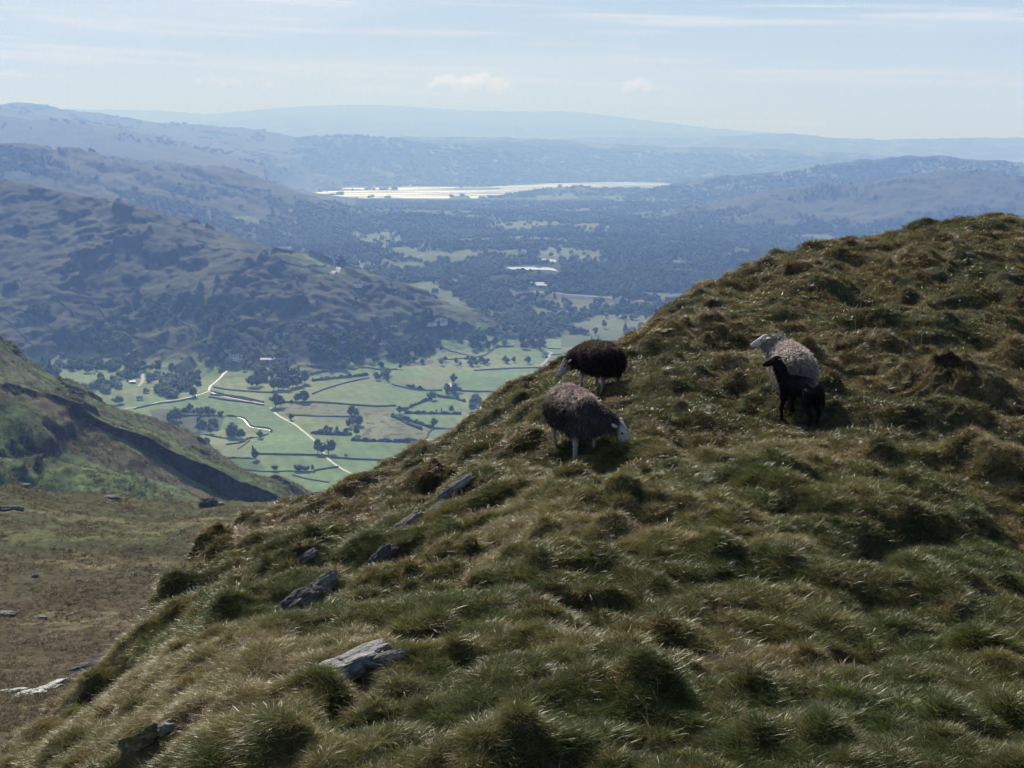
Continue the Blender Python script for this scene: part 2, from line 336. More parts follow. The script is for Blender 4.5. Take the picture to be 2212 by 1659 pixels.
# valley fields: everything low on the valley floor in front
valley = (RR < 2190 + 60 * nA) & (FZ < -345) & (WHO != 1)
cell = np.floor((fbm(FX, FY, 600, 1, 8) + 2) * 6) * 7.3 % 1.0
fcol = mixc(np.broadcast_to(FIELD, col.shape), FIELD2, sstep(.1, .9, cell)) * (1 + .16 * nB + .14 * nC_ + .06 * np.sin(FX * .35 + FY * .12 + 2 * nA))[..., None]; fcol = mixc(fcol, ROUGH * .8, sstep(.35, .75, nB + .5 * nC_) * .6)
col[valley] = fcol[valley]
toe = (WHO == 1) & (FZ < -335)
tf = mixc(np.broadcast_to(FIELD2 * .8, col.shape), GRASS_FELL, sstep(-356, -344, FZ + 8 * nB)); col[toe] = tf[toe]
PATCH = [ # (crop points, colour)
 (C4([(890,80),(1150,64),(1380,88),(1680,95),(1660,150),(1900,240),(1860,312),(1480,312),(1420,200),(1300,165),(960,152)]), ROUGH),
 (C4([(480,345),(700,320),(650,370),(745,405),(560,425)]), ROUGH * 1.05),
 (C4([(265,300),(560,300),(600,330),(470,345),(300,340)]), FIELD2 * 1.1),
 (C4([(60,110),(430,95),(490,140),(560,150),(520,250),(330,280),(230,240),(90,180)]), C(.10,.12,.075)),
 (C4([(560,130),(850,110),(1010,215),(1160,335),(1150,402),(780,402),(700,330),(870,255),(760,225),(660,160)]), FIELD * 1.08),
 (C4([(480,420),(760,425),(830,500),(640,530),(540,480)]), C(.12,.17,.075)),
 (C3([(0,625),(120,640),(270,655),(250,712),(0,668)]), FIELD2 * 1.12),
 (C3([(1100,560),(1480,515),(1480,610),(1230,600)]), FIELD2 * 1.0),
 (C3([(1540,510),(2100,480),(2140,560),(1900,632),(1560,628),(1510,570)]), FIELD * 1.05),
 (C3([(1160,450),(1360,425),(1380,445),(1200,475)]), C(.16,.14,.10)),
 (C3([(1770,275),(1900,275),(1900,330),(1800,330)]), FIELD), (C3([(1980,290),(2212,290),(2212,400),(2130,380)]), FIELD),
 (C3([(1640,165),(1720,165),(1720,240),(1660,230)]), FIELD * 1.1),
 (C3([(1390,70),(1500,65),(1680,95),(1920,130),(1900,150),(1500,105)]), FIELD2 * .95),
 (C3([(740,170),(1200,60),(1240,180),(1150,260),(1000,220)]), GRASS_FELL * 1.2),
 (T5([(450,430),(530,420),(520,480),(460,500)]), FIELD), (C3([(1380,290),(1600,320),(1580,370),(1450,350)]), FIELD * .9),
 (DD([(110,745),(190,738),(340,748),(420,800),(400,820),(200,800)]), FIELD2 * .95), (DD([(160,800),(420,815),(690,830),(640,860),(400,870),(280,850)]), FIELD2 * .8),
 (DD([(440,605),(590,640),(770,625),(790,690),(700,715),(600,700)]), FIELD2), (DD([(1210,580),(1330,575),(1450,570),(1600,575),(1640,600),(1400,625),(1220,600)]), FIELD2 * 1.1),
 (DD([(1680,590),(1820,578),(1830,605),(1780,612)]), FIELD2), (DD([(1515,740),(1560,710),(1680,708),(1820,718),(1830,760),(1690,770),(1600,765)]), FIELD2),
 (DD([(1070,860),(1150,850),(1150,870),(1080,880)]), FIELD2), (DD([(850,760),(920,770),(900,785),(850,775)]), FIELD2), (DD([(1190,730),(1260,735),(1250,755)]), FIELD2),
 (DD([(195,510),(240,515),(240,530),(200,528)]), FIELD2 * 1.2), (DD([(180,578),(240,570),(235,590),(180,590)]), ROUGH), (DD([(0,560),(90,575),(80,590),(0,580)]), FIELD2),
 (DD([(130,620),(220,640),(250,680),(170,660)]), FIELD2 * .8),
 (DD([(1655,1110),(1840,1060),(2130,1060),(2100,1120),(1900,1170),(1700,1150)]), FIELD2), (DD([(1480,440),(1680,430),(1720,450),(1500,462)]), FIELD2), (DD([(2060,450),(2190,450),(2190,470),(2080,468)]), FIELD2), (DD([(1840,440),(1960,440),(1960,450),(1850,456)]), FIELD2),
 (DD([(1165,885),(1300,850),(1420,862),(1580,850),(1600,870),(1450,885),(1320,900),(1180,905)]), C(.05,.05,.055)),
 (DD([(1330,940),(1460,935),(1720,955),(2000,985),(2210,1000),(2212,1015),(1900,1000),(1600,975),(1350,975)]), C(.12,.12,.125)),
 (DD([(140,265),(230,270),(180,290),(110,285)]), FIELD2), (DD([(330,320),(400,318),(390,338),(320,335)]), FIELD2), (DD([(590,295),(640,290),(760,325),(700,330)]), FIELD2),
 (C0([(1500,868),(1640,868),(1720,895),(1560,892)]), FIELD2 * 1.1), (C0([(1880,825),(1950,825),(1950,845),(1890,845)]), FIELD2), (C0([(1880,915),(1960,900),(1950,920),(1890,930)]), ROUGH),
]
clear = valley.copy()
for i_, (poly, c) in enumerate(PATCH):
    b = np.array(poly); mm = (PX > b[:, 0].min()) & (PX < b[:, 0].max()) & (PY > b[:, 1].min()) & (PY < b[:, 1].max())
    wv = 1.2 * nB[mm]; m2 = inpoly(PX[mm] + wv, PY[mm] + .5 * wv, poly)
    idx = np.where(mm); idx = (idx[0][m2], idx[1][m2])
    if i_ not in (14,) : clear[idx] = True
    if RR[idx].size and RR[idx].mean() > 2300: c = np.array(c) * .72
    col[idx] = c * (1 + .14 * nB[idx] + .10 * nC_[idx])[..., None]
for poly in (DD([(1320,805),(1620,800),(1640,850),(1480,852),(1310,845)]), DD([(1500,764),(1610,762),(1610,800),(1500,800)]), DD([(1440,900),(1560,900),(1560,940),(1440,935)])): clear |= inpoly(PX, PY, poly)
rough_m = inpoly(PX, PY, PATCH[0][0]); sp = sstep(.15, .5, fbm(FX, FY, 13, 3, 66)); col[rough_m] = mixc(col, C(.12,.11,.07), sp)[rough_m]
col = np.clip(col, .01, 1)
FV = np.stack([FX, FY, FZ], -1).reshape(-1, 3); FF = grid_faces(len(rs_), NC); fw = WHO.ravel()[FF[:, 0]]; fr_ = RR.ravel()[FF[:, 0]]
M_far = ground_mat('fell_ground', 160, 21, bump=1.6, bscale=14, var=.38)
M_val = ground_mat('valley_ground', 120, 9, bump=.25, bscale=6, var=.22)
def sub_mesh(name, sel, mat, **kw):
    f = FF[sel]; u, inv = np.unique(f, return_inverse=True)
    me = mesh_np(name, FV[u], inv.reshape(-1, 4)); set_col(me, col.reshape(-1, 3)[u])
    return obj(name, me, mat, **kw)
near_hill = np.isin(fw, [1])
sub_mesh('fell', near_hill, M_far, kind='structure')
sub_mesh('valley_floor', ~near_hill & (fr_ < 2900), M_val, kind='structure')
sub_mesh('middle_ground', ~near_hill & (fr_ >= 2900) & (fr_ < 8300) & ~np.isin(fw, [2, 12, 13]), M_far, kind='structure')
sub_mesh('wooded_hill', np.isin(fw, [2]) & (fr_ >= 2900), M_far, kind='structure')
sub_mesh('craggy_hill', np.isin(fw, [12, 13]) & (fr_ >= 2900), M_far, kind='structure')
sub_mesh('distant_hills', ~near_hill & (fr_ >= 8300) & ~np.isin(fw, [2, 12, 13]), M_far, kind='structure')

# ---- water
def water_mat():
    m, N, L = new_mat('lake_water')
    p = N.new('ShaderNodeBsdfPrincipled'); p.inputs['Base Color'].default_value = (.55,.58,.62,1); p.inputs['Metallic'].default_value = .42; p.inputs['Roughness'].default_value = .18; p.inputs['IOR'].default_value = 1.33
    p.inputs['Specular IOR Level'].default_value = 1.0
    g = N.new('ShaderNodeNewGeometry'); mp = N.new('ShaderNodeMapping'); mp.inputs['Scale'].default_value = (.0012, .006, 1); L.new(g.outputs['Position'], mp.inputs[0])
    t = N.new('ShaderNodeTexNoise'); t.inputs['Scale'].default_value = 1; t.inputs['Detail'].default_value = 6; L.new(mp.outputs[0], t.inputs['Vector'])
    mr = N.new('ShaderNodeMapRange'); L.new(t.outputs[0], mr.inputs[0]); mr.inputs[1].default_value = .4; mr.inputs[2].default_value = .62; mr.inputs[3].default_value = .16; mr.inputs[4].default_value = .46
    L.new(mr.outputs[0], p.inputs['Roughness'])
    o = N.new('ShaderNodeOutputMaterial'); L.new(p.outputs[0], o.inputs[0]); return m
M_water = water_mat()
me = mesh_np('lake_water', np.array([(-3200, 8000, LAKE_Z), (3600, 8000, LAKE_Z), (3600, 12400, LAKE_Z), (-3200, 12400, LAKE_Z)]), np.array([[0, 1, 2, 3]]), smooth=False)
obj('lake_water', me, M_water, kind='structure')
for poly, c in zip(POND, POND_Z):
    z0 = c[2] + 1.2; az, e = ray([p[0] for p in poly], [p[1] for p in poly])
    if not np.isfinite(z0): continue
    h = hit_far([p[0] for p in poly], [p[1] for p in poly]); z0 = np.nanmax(h[:, 2]) + .5
    v = [(z0 / ee * math.sin(a), z0 / ee * math.cos(a), z0) for a, ee in zip(az, e)]
    me = bpy.data.meshes.new('pond_water'); me.from_pydata(v, [], [list(range(len(v)))]); obj('pond_water', me, M_water, kind='structure')
# ------------------------------------------------------------------ bracken ridge on the left, 450-1050 m
def ridge_field(x, y, pts, sf, sb, w, step=9):
    _, cx, cyy, cz = crest_points(pts, step); best = np.full(x.shape, -1e9)
    for a, b, c in zip(cx, cyy, cz):
        dx = x - a; dy = y - b
        s = np.where(dx * a + dy * b > 0, sb, sf)
        np.maximum(best, c - s * (np.sqrt(dx * dx + dy * dy + w * w) - w), out=best)
    return best
BR1 = [(-420,560,640),(-200,650,660),(0,757,690),(20,778,695),(43,801,700),(70,815,705),(115,831,715),(150,846,722),(197,860,735),(240,874,745),(280,887,755),(312,903,765),(345,918,775),(368,930,780),(384,940,783),(390,957,786),(410,972,792),(428,988,798),(460,1006,810),(493,1024,825),(530,1036,840),(559,1047,850),(600,1062,865),(638,1080,880),(700,1112,910),(800,1165,950)]
BR2 = [(-260,760,560),(-120,800,560),(0,845,565),(60,862,570),(99,879,580),(135,905,590),(171,938,600),(215,972,610),(263,1007,622),(300,1030,632),(329,1050,640),(378,1093,655),(420,1130,670)]
BR3 = [(-120,1010,470),(0,1034,470),(60,1024,470),(89,1017,472),(148,1014,476),(190,1024,482),(230,1034,490),(262,1050,500),(296,1072,510),(330,1100,520)]
BR4 = [(190,900,690),(240,935,690),(290,985,695),(330,1030,700),(372,1075,705),(400,1110,710)]
def bracken_height(x, y):
    z = np.full(x.shape, -330.0) + (y - 1000) * .0
    a = ridge_field(x, y, BR1, .75, .9, 7); b = ridge_field(x, y, BR2, .70, .55, 8); c = ridge_field(x, y, BR3, .45, .5, 8); d = ridge_field(x, y, BR4, .85, .7, 4)
    out = a
    for q in (b, c, d, z):
        h = np.clip(.5 + .5 * (out - q) / 9, 0, 1); out = q * (1 - h) + out * h + 9 * h * (1 - h)
    # crags and ribs that run down to the right
    u = x * .62 - y * .1 + out * .55; v = x * .5 + out * -.6
    out = out + fbm(u, v, 34, 4, 211, .5) * 3.0 + (fbm(u * 1.0, v * .35, 22, 3, 214, .5, True) - .4) * 1.6
    n1 = noise2(u / 34, v / 24, 217) + .3 * noise2(x / 7, y / 7, 218)
    out = out + sstep(.12, .30, n1) * 3.4 * sstep(-.2, .2, noise2(x / 120, y / 120, 219))
    return out + fbm(x, y, 5, 3, 220) * .45
naz = 620; az2 = np.linspace(R(-31), R(-6), naz); r2 = np.concatenate([np.linspace(400, 560, 70)[:-1], np.linspace(560, 900, 330)[:-1], np.linspace(900, 1130, 60)])
A2, R2 = np.meshgrid(az2, r2); BX, BY = R2 * np.sin(A2), R2 * np.cos(A2)
BZ = bracken_height(BX.ravel(), BY.ravel()).reshape(BX.shape)
def grid_slope(X, Y, Z, r, az):
    dz_r = np.gradient(Z, r, axis=0); dz_a = np.gradient(Z, az, axis=1) / r[:, None]
    return np.hypot(dz_r, dz_a), dz_a
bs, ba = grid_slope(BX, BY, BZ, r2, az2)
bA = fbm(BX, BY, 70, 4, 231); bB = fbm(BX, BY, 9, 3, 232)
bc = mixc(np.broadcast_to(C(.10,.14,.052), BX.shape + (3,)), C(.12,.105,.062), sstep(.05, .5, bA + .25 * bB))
bc = mixc(bc, C(.15,.21,.075), sstep(.0, .5, -bA + .3 * bB) * (ba > -.1))  # sunlit green put into the albedo of slopes that don't fall rightward
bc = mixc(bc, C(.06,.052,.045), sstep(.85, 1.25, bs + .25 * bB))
BPX, BPY = proj(BX, BY, BZ)
for poly, cc, t in ((C6([(0,640),(300,690),(560,790),(800,900),(1020,1020),(1150,1110),(1050,1110),(760,960),(480,830),(200,720),(0,700)]), C(.17,.235,.09), .85),  # sunlit strips and patches of the ridge painted into its albedo
                    (C6([(480,970),(640,1000),(860,1070),(600,1040)]), C(.19,.25,.11), .7), (C6([(60,890),(220,890),(260,940),(120,940)]), C(.19,.25,.115), .7),
                    (C6([(760,560),(960,680),(1130,780),(1260,860),(1180,830),(1000,740),(830,640)]), C(.16,.23,.08), .8),
                    (C6([(0,120),(230,260),(330,330),(0,330)]), C(.15,.15,.09), .6)):
    m = inpoly(BPX + 3 * bB, BPY + 3 * bB, poly); tt = np.where(m, t, 0.0) * sstep(1.3, .8, bs); bc = mixc(bc, cc, tt)
M_br = ground_mat('bracken_ground', 22, 2.6, bump=.5, bscale=2.2, var=.5)
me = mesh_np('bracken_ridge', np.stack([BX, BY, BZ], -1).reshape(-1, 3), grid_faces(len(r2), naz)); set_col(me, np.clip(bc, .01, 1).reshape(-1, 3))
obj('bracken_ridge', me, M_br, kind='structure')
def br_z(x, y): return bracken_height(np.asarray(x, float), np.asarray(y, float))

# ------------------------------------------------------------------ moor terrace below us on the left, 15-400 m
T_PX = np.array([-700, -300, 0, 36, 132, 296, 411, 500, 559, 645, 800, 1000, 1300, 2300, 3000.])
T_PY = np.array([1040, 1050, 1056, 1053, 1073, 1083, 1091, 1088, 1085, 1081, 1075, 1072, 1075, 1090, 1100.])
_ta, _te = ray(T_PX, T_PY)
def moor_height(x, y):
    r = np.hypot(x, y); az = np.arctan2(x, y)
    e_edge = np.interp(az, _ta, _te); redge = 190 + 14 * noise2(az * 9, az * 0, 4)
    # elevation of the sight line at a few distances, blending to the edge
    rk = np.array([12, 30, 45, 65, 95, 140, 190.]); ek = np.array([-1.0, -.62, -.508, -.435, -.372, -.322, -.297])
    e = np.interp(np.log(r), np.log(rk), ek) + (e_edge + .297) * sstep(60, 190, r)
    z = e * r
    ze = e_edge * redge; d = np.maximum(r - redge, 0)
    z = np.where(r > redge, ze + e_edge * d * .9 - .0021 * d * d, z)
    z = z + fbm(x, y, 26, 3, 301) * .9 * sstep(20, 60, r) + fbm(x, y, 5.5, 3, 302) * .22
    # wet gully running up the left foot of the slope
    return z
naz = 860; az3 = np.linspace(R(-32), R(12), naz); r3 = np.concatenate([np.geomspace(12, 45, 50)[:-1], np.geomspace(45, 230, 420)[:-1], np.geomspace(230, 420, 40)])
A3, R3 = np.meshgrid(az3, r3); MX, MY = R3 * np.sin(A3), R3 * np.cos(A3); MZ = moor_height(MX, MY)
hum = noise2(MX / .9, MY / .9, 305); MZ = MZ + sstep(.15, .6, hum) * .16 + noise2(MX / .35, MY / .35, 306) * .03
mA = fbm(MX, MY, 22, 4, 311); mB = fbm(MX, MY, 2.2, 3, 312)
MPX, MPY = proj(MX, MY, MZ)
mc = mixc(np.broadcast_to(C(.068,.074,.033), MX.shape + (3,)), C(.086,.066,.038), sstep(1130, 1330, MPY + 60 * mA))
mc = mixc(mc, C(.21,.18,.10), sstep(.25, .7, mA + .3 * mB) * .6)
mc = mixc(mc, C(.055,.04,.03), sstep(.35, .8, -mB) * .7)
for poly, cc, t in ((C6([(0,1260),(300,1240),(900,1280),(1300,1250),(1100,1330),(500,1340),(0,1330)]), C(.13,.15,.06), .6),
                    ([(0,1325),(120,1318),(260,1322),(240,1345),(60,1350),(0,1345)], C(.19,.165,.10), .8)):
    m = inpoly(MPX + 14 * mA, MPY + 8 * mA, poly); mc = mixc(mc, cc, np.where(m, t, 0.0))
M_moor = ground_mat('moor_ground', 5.0, .55, bump=.12, bscale=.5, var=.5)
me = mesh_np('moor_terrace', np.stack([MX, MY, MZ], -1).reshape(-1, 3), grid_faces(len(r3), naz)); set_col(me, np.clip(mc, .01, 1).reshape(-1, 3))
obj('moor_terrace', me, M_moor, kind='structure')
def polar_sampler(Z, r, az):
    def f(x, y):
        x = np.asarray(x, float); y = np.asarray(y, float); rr = np.hypot(x, y); a = np.arctan2(x, y)
        c = np.clip((a - az[0]) / (az[1] - az[0]), 0, len(az) - 1.001); ci = c.astype(int); cf = c - ci
        k = np.clip(np.searchsorted(r, rr) - 1, 0, len(r) - 2); kf = np.clip((rr - r[k]) / (r[k + 1] - r[k]), 0, 1)
        return (Z[k, ci] * (1 - cf) + Z[k, ci + 1] * cf) * (1 - kf) + (Z[k + 1, ci] * (1 - cf) + Z[k + 1, ci + 1] * cf) * kf
    return f
def polar_hit(Z, r, az):
    E = np.maximum.accumulate(Z / r[:, None], axis=0)
    def f(px, py):
        a, e = ray(np.atleast_1d(px), np.atleast_1d(py)); out = np.full((len(a), 3), np.nan)
        for i in range(len(a)):
            c = int(round((a[i] - az[0]) / (az[1] - az[0])))
            if c < 0 or c >= len(az): continue
            k = int(np.searchsorted(E[:, c], e[i]))
            if k <= 0 or k >= len(r): continue
            e0, e1 = E[k - 1, c], E[k, c]; t = min(1, max(0, (e[i] - e0) / (e1 - e0))) if e1 > e0 else .5
            q = lerp(r[k - 1], r[k], t); out[i] = (q * math.sin(a[i]), q * math.cos(a[i]), q * e[i])
        return out
    return f
moor_z = polar_sampler(MZ, r3, az3); hit_moor = polar_hit(MZ, r3, az3); hit_br = polar_hit(BZ, r2, az2); br_s = polar_sampler(BZ, r2, az2)

# ------------------------------------------------------------------ the grassy slope we stand on
SK = np.array([(-900,3100,5.0),(-600,2300,5.8),(-200,1900,6.6),(41,1632,7.8),(82,1585,8.1),(144,1542,8.6),(185,1520,8.9),(230,1476,9.2),(267,1435,9.5),(321,1370,10.1),(358,1296,10.7),(420,1222,11.6),(480,1160,12.3),(560,1125,13),(640,1093,13.6),(760,1056,14.3),(830,1008,14.7),(900,982,15),(1000,932,15.5),(1100,857,16),(1200,806,16.7),(1290,770,17.3),(1350,742,17.8),(1440,664,19),(1500,634,20),(1590,607,21.5),(1640,577,22.3),(1700,552,23.2),(1800,532,24.6),(1900,517,25.8),(2000,496,27),(2100,479,28),(2212,482,29),(2500,500,31),(3000,540,33)])
B0 = np.array([(-900,5.0),(-600,5.8),(-200,6.4),(41,7.0),(185,5.9),(330,5.2),(600,4.6),(1100,4.2),(3000,4.2)])
_saz, _se = ray(SK[:, 0], SK[:, 1]); _b0az, _b0e = ray(B0[:, 0], np.full(len(B0), 1659.))
def smooth_interp(x, xp, fp):
    return sum(np.interp(x + d, xp, fp) for d in (-.012, -.006, 0, .006, .012)) / 5
def slope_base(x, y):
    r = np.hypot(x, y); az = np.arctan2(x, y)
    pxc = 1106 + np.tan(az) * FPX / S22
    es = smooth_interp(az, _saz, _se); rs = smooth_interp(az, _saz, SK[:, 2]); rb = np.interp(az, _b0az, B0[:, 1]); eb = np.full(r.shape, -.512)
    es = np.maximum(es, -.50)  if False else es
    s = np.clip((np.log(r) - np.log(rb)) / (np.log(rs) - np.log(rb)), 0, 1)
    e = eb + (es - eb) * (1 - (1 - s) ** 1.35)
    z = e * r
    d = np.maximum(r - rs, 0); z = np.where(r > rs, es * rs + es * d - .045 * d * d / (1 + d * .04), z)
    z = np.where(r < rb, np.maximum(eb * rb, -2.4) * 1.0 + 0 * r + (eb * rb - np.maximum(eb * rb, -2.4)) * (r / rb), z)
    return z, rs
_tr = np.random.RandomState(5)
nT = 850
_tl = np.exp(_tr.uniform(np.log(3.4), np.log(33), nT)); _ta2 = _tr.uniform(R(-28), R(28), nT)
TUX, TUY = _tl * np.sin(_ta2), _tl * np.cos(_ta2); TUR = _tr.uniform(.07, .17, nT) * np.interp(_tl, [3, 7, 12, 30], [.5, .75, 1.1, 1.7]); TUH = TUR * _tr.uniform(.35, .9, nT)
# mounds seen in the photograph: (px, py, radius, height)
def slope_height(x, y, bumps=True):
    z, rs = slope_base(x, y)
    r = np.hypot(x, y)
    z = z + fbm(x, y, 2.6, 3, 401) * .10 * sstep(2, 6, r)
    z = z + fbm(x, y, .55, 3, 402) * .032 + (sstep(.1, .5, noise2(x / .75, y / .75, 403)) * .12 + sstep(.05, .45, noise2(x / 1.5, y / 1.5, 405)) * .11) * (1 - .72 * sstep(10, 5.5, r)) + sstep(.05, .45, noise2(x / .36, y / .36, 409)) * .055 * sstep(11, 6, r)
    z = z - sstep(.12, .5, noise2(x / .42, y / .42, 407)) * .07 * (1 - .3 * sstep(9, 5, r)) - sstep(.1, .5, noise2(x / .19, y / .19, 408)) * .03
    if bumps and x.size > 50:
        tb = np.zeros(x.shape)
        xf, yf = x.ravel(), y.ravel()
        tbf = tb.ravel(); gs = .5
        # bin the points for speed
        wob = .6 * noise2(xf / .16, yf / .16, 441) + .12 * noise2(xf / .06, yf / .06, 443); wob2 = .6 * noise2(xf / .16, yf / .16, 442); order = np.argsort(yf); ys = yf[order]
        for a, b, q, h in MOUNDS:
            i0 = np.searchsorted(ys, b - q * 2); i1 = np.searchsorted(ys, b + q * 2)
            if i1 <= i0: continue
            id_ = order[i0:i1]; dx = xf[id_] + wob[id_] * q - a; k = np.abs(dx) < 2 * q; id_ = id_[k]; 
            d2 = ((xf[id_] + wob[id_] * q - a) ** 2 + (yf[id_] + wob2[id_] * q - b) ** 2) / (q * q)
            tbf[id_] = np.maximum(tbf[id_], h * np.exp(-d2 * 1.6))
        z = z + tbf.reshape(x.shape)
    return z
MOUNDS = list(zip(TUX, TUY, TUR, TUH))
def base_hit(px, py):
    a, e = ray(px, py); r = np.geomspace(3, 36, 500); z, _ = slope_base(r * math.sin(a), r * math.cos(a)); E = np.maximum.accumulate(z / r); k = min(499, int(np.searchsorted(E, e)))
    return r[k] * math.sin(a), r[k] * math.cos(a)
for px, py, q, h in [(445,1215,.38,.42),(790,1390,.26,.28),(700,1290,.4,.25),(840,1300,.5,.35),(1060,1000,.45,.35),(920,1050,.4,.3),(1350,1115,.45,.35),(1880,770,.8,.5),(2090,850,.8,.45),(1980,585,.9,.5),(1560,730,.7,.4),(1720,600,.6,.35),(1950,1150,.3,.18),(1640,1500,.35,.3),(1400,1510,.35,.3),(1780,1600,.3,.28),(600,1620,.3,.28),(700,1520,.3,.22),(430,1560,.35,.25),(960,1220,.4,.3),(1330,960,.3,.12),(2150,1050,.6,.4),(560,1240,.3,.25),(650,1230,.4,.35),(350,1340,.25,.25),(1160,1600,.3,.22),(2050,1580,.35,.3)]:
    x_, y_ = base_hit(px, py); k_ = .45 if y_ < 7 else .62; MOUNDS.append((x_, y_, q * k_, h * k_))
# flatten a little where the rocks break through and where the animals stand: no mounds there
CLEAR = [base_hit(px, py) + (q,) for px, py, q in [(1240,968,.75),(1300,850,.8),(1700,880,.9),(1735,920,.5),(780,1430,.55),(720,1300,.3),(820,1200,.3),(890,1130,.3),(1000,1050,.35),(330,1590,.3),(1330,965,.3)]]
MOUNDS = [m for m in MOUNDS if all(math.hypot(m[0] - c[0], m[1] - c[1]) > c[2] + m[2] * .6 for c in CLEAR)]
naz = 900; az4 = np.linspace(R(-31), R(31), naz); r4 = np.concatenate([np.geomspace(1.0, 3.2, 24)[:-1], np.geomspace(3.2, 34, 640)[:-1], np.geomspace(34, 60, 30)])
A4, R4 = np.meshgrid(az4, r4); SX, SY = R4 * np.sin(A4), R4 * np.cos(A4); SZ = slope_height(SX, SY)
slope_z = polar_sampler(SZ, r4, az4); hit_slope = polar_hit(SZ, r4, az4)
gA = fbm(SX, SY, 3.2, 4, 411); gB = fbm(SX, SY, .5, 3, 412)
gc = mixc(np.broadcast_to(C(.05,.055,.022), SX.shape + (3,)), C(.11,.085,.045), sstep(-.2, .5, gA + .3 * gB)); gc = mixc(gc, C(.03,.022,.015), sstep(.3, .8, -gB))
M_slope = ground_mat('turf_ground', .5, .05, bump=.02, bscale=.05, var=.5)
me = mesh_np('grass_slope', np.stack([SX, SY, SZ], -1).reshape(-1, 3), grid_faces(len(r4), naz)); set_col(me, np.clip(gc, .008, 1).reshape(-1, 3))
obj('grass_slope', me, M_slope, kind='structure')
def surf_normal(zf, x, y, h=.06):
    dx = (zf(x + h, y) - zf(x - h, y)) / (2 * h); dy = (zf(x, y + h) - zf(x, y - h)) / (2 * h)
    n = np.stack([-dx, -dy, np.ones_like(dx)], -1); return n / np.linalg.norm(n, axis=-1, keepdims=True)
# ------------------------------------------------------------------ instancing of uncountable growth
def scatter(name, src, pts, rot, scl, tint, kind='stuff', label=None):
    """one object of kind stuff: the source mesh on every point, each with its own turn, size and tint"""
    me = bpy.data.meshes.new(name); me.vertices.add(len(pts)); me.vertices.foreach_set('co', np.ascontiguousarray(pts, np.float32).ravel())
    a = me.attributes.new('rot', 'FLOAT_VECTOR', 'POINT'); a.data.foreach_set('vector', np.ascontiguousarray(rot, np.float32).ravel())
    a = me.attributes.new('scl', 'FLOAT_VECTOR', 'POINT'); s3 = np.asarray(scl, np.float32); s3 = s3 if s3.ndim == 2 else np.repeat(s3[:, None], 3, 1)
    a.data.foreach_set('vector', np.ascontiguousarray(s3).ravel())
    a = me.attributes.new('tint', 'FLOAT_COLOR', 'POINT'); c = np.ones((len(pts), 4), np.float32); c[:, :3] = tint; a.data.foreach_set('color', c.ravel())
    o = bpy.data.objects.new(name, me); link(o); o['kind'] = kind
    so_ = bpy.data.objects.new(name + '_source', src)
    g = bpy.data.node_groups.new(name + '_nodes', 'GeometryNodeTree')
    g.interface.new_socket('Geometry', in_out='INPUT', socket_type='NodeSocketGeometry'); g.interface.new_socket('Geometry', in_out='OUTPUT', socket_type='NodeSocketGeometry')
    N = g.nodes; L = g.links; gi = N.new('NodeGroupInput'); go = N.new('NodeGroupOutput')
    oi = N.new('GeometryNodeObjectInfo'); oi.inputs['Object'].default_value = so_; oi.inputs['As Instance'].default_value = False
    ip = N.new('GeometryNodeInstanceOnPoints')
    r_ = N.new('GeometryNodeInputNamedAttribute'); r_.data_type = 'FLOAT_VECTOR'; r_.inputs['Name'].default_value = 'rot'
    s_ = N.new('GeometryNodeInputNamedAttribute'); s_.data_type = 'FLOAT_VECTOR'; s_.inputs['Name'].default_value = 'scl'
    mp = N.new('GeometryNodeMeshToPoints')
    e2r = N.new('FunctionNodeEulerToRotation'); L.new(r_.outputs[0], e2r.inputs[0])
    L.new(gi.outputs[0], mp.inputs[0]); L.new(mp.outputs[0], ip.inputs['Points']); L.new(oi.outputs['Geometry'], ip.inputs['Instance'])
    L.new(e2r.outputs[0], ip.inputs['Rotation']); L.new(s_.outputs[0], ip.inputs['Scale'])
    L.new(ip.outputs[0], go.inputs[0])
    md = o.modifiers.new('scatter', 'NODES'); md.node_group = g
    return o
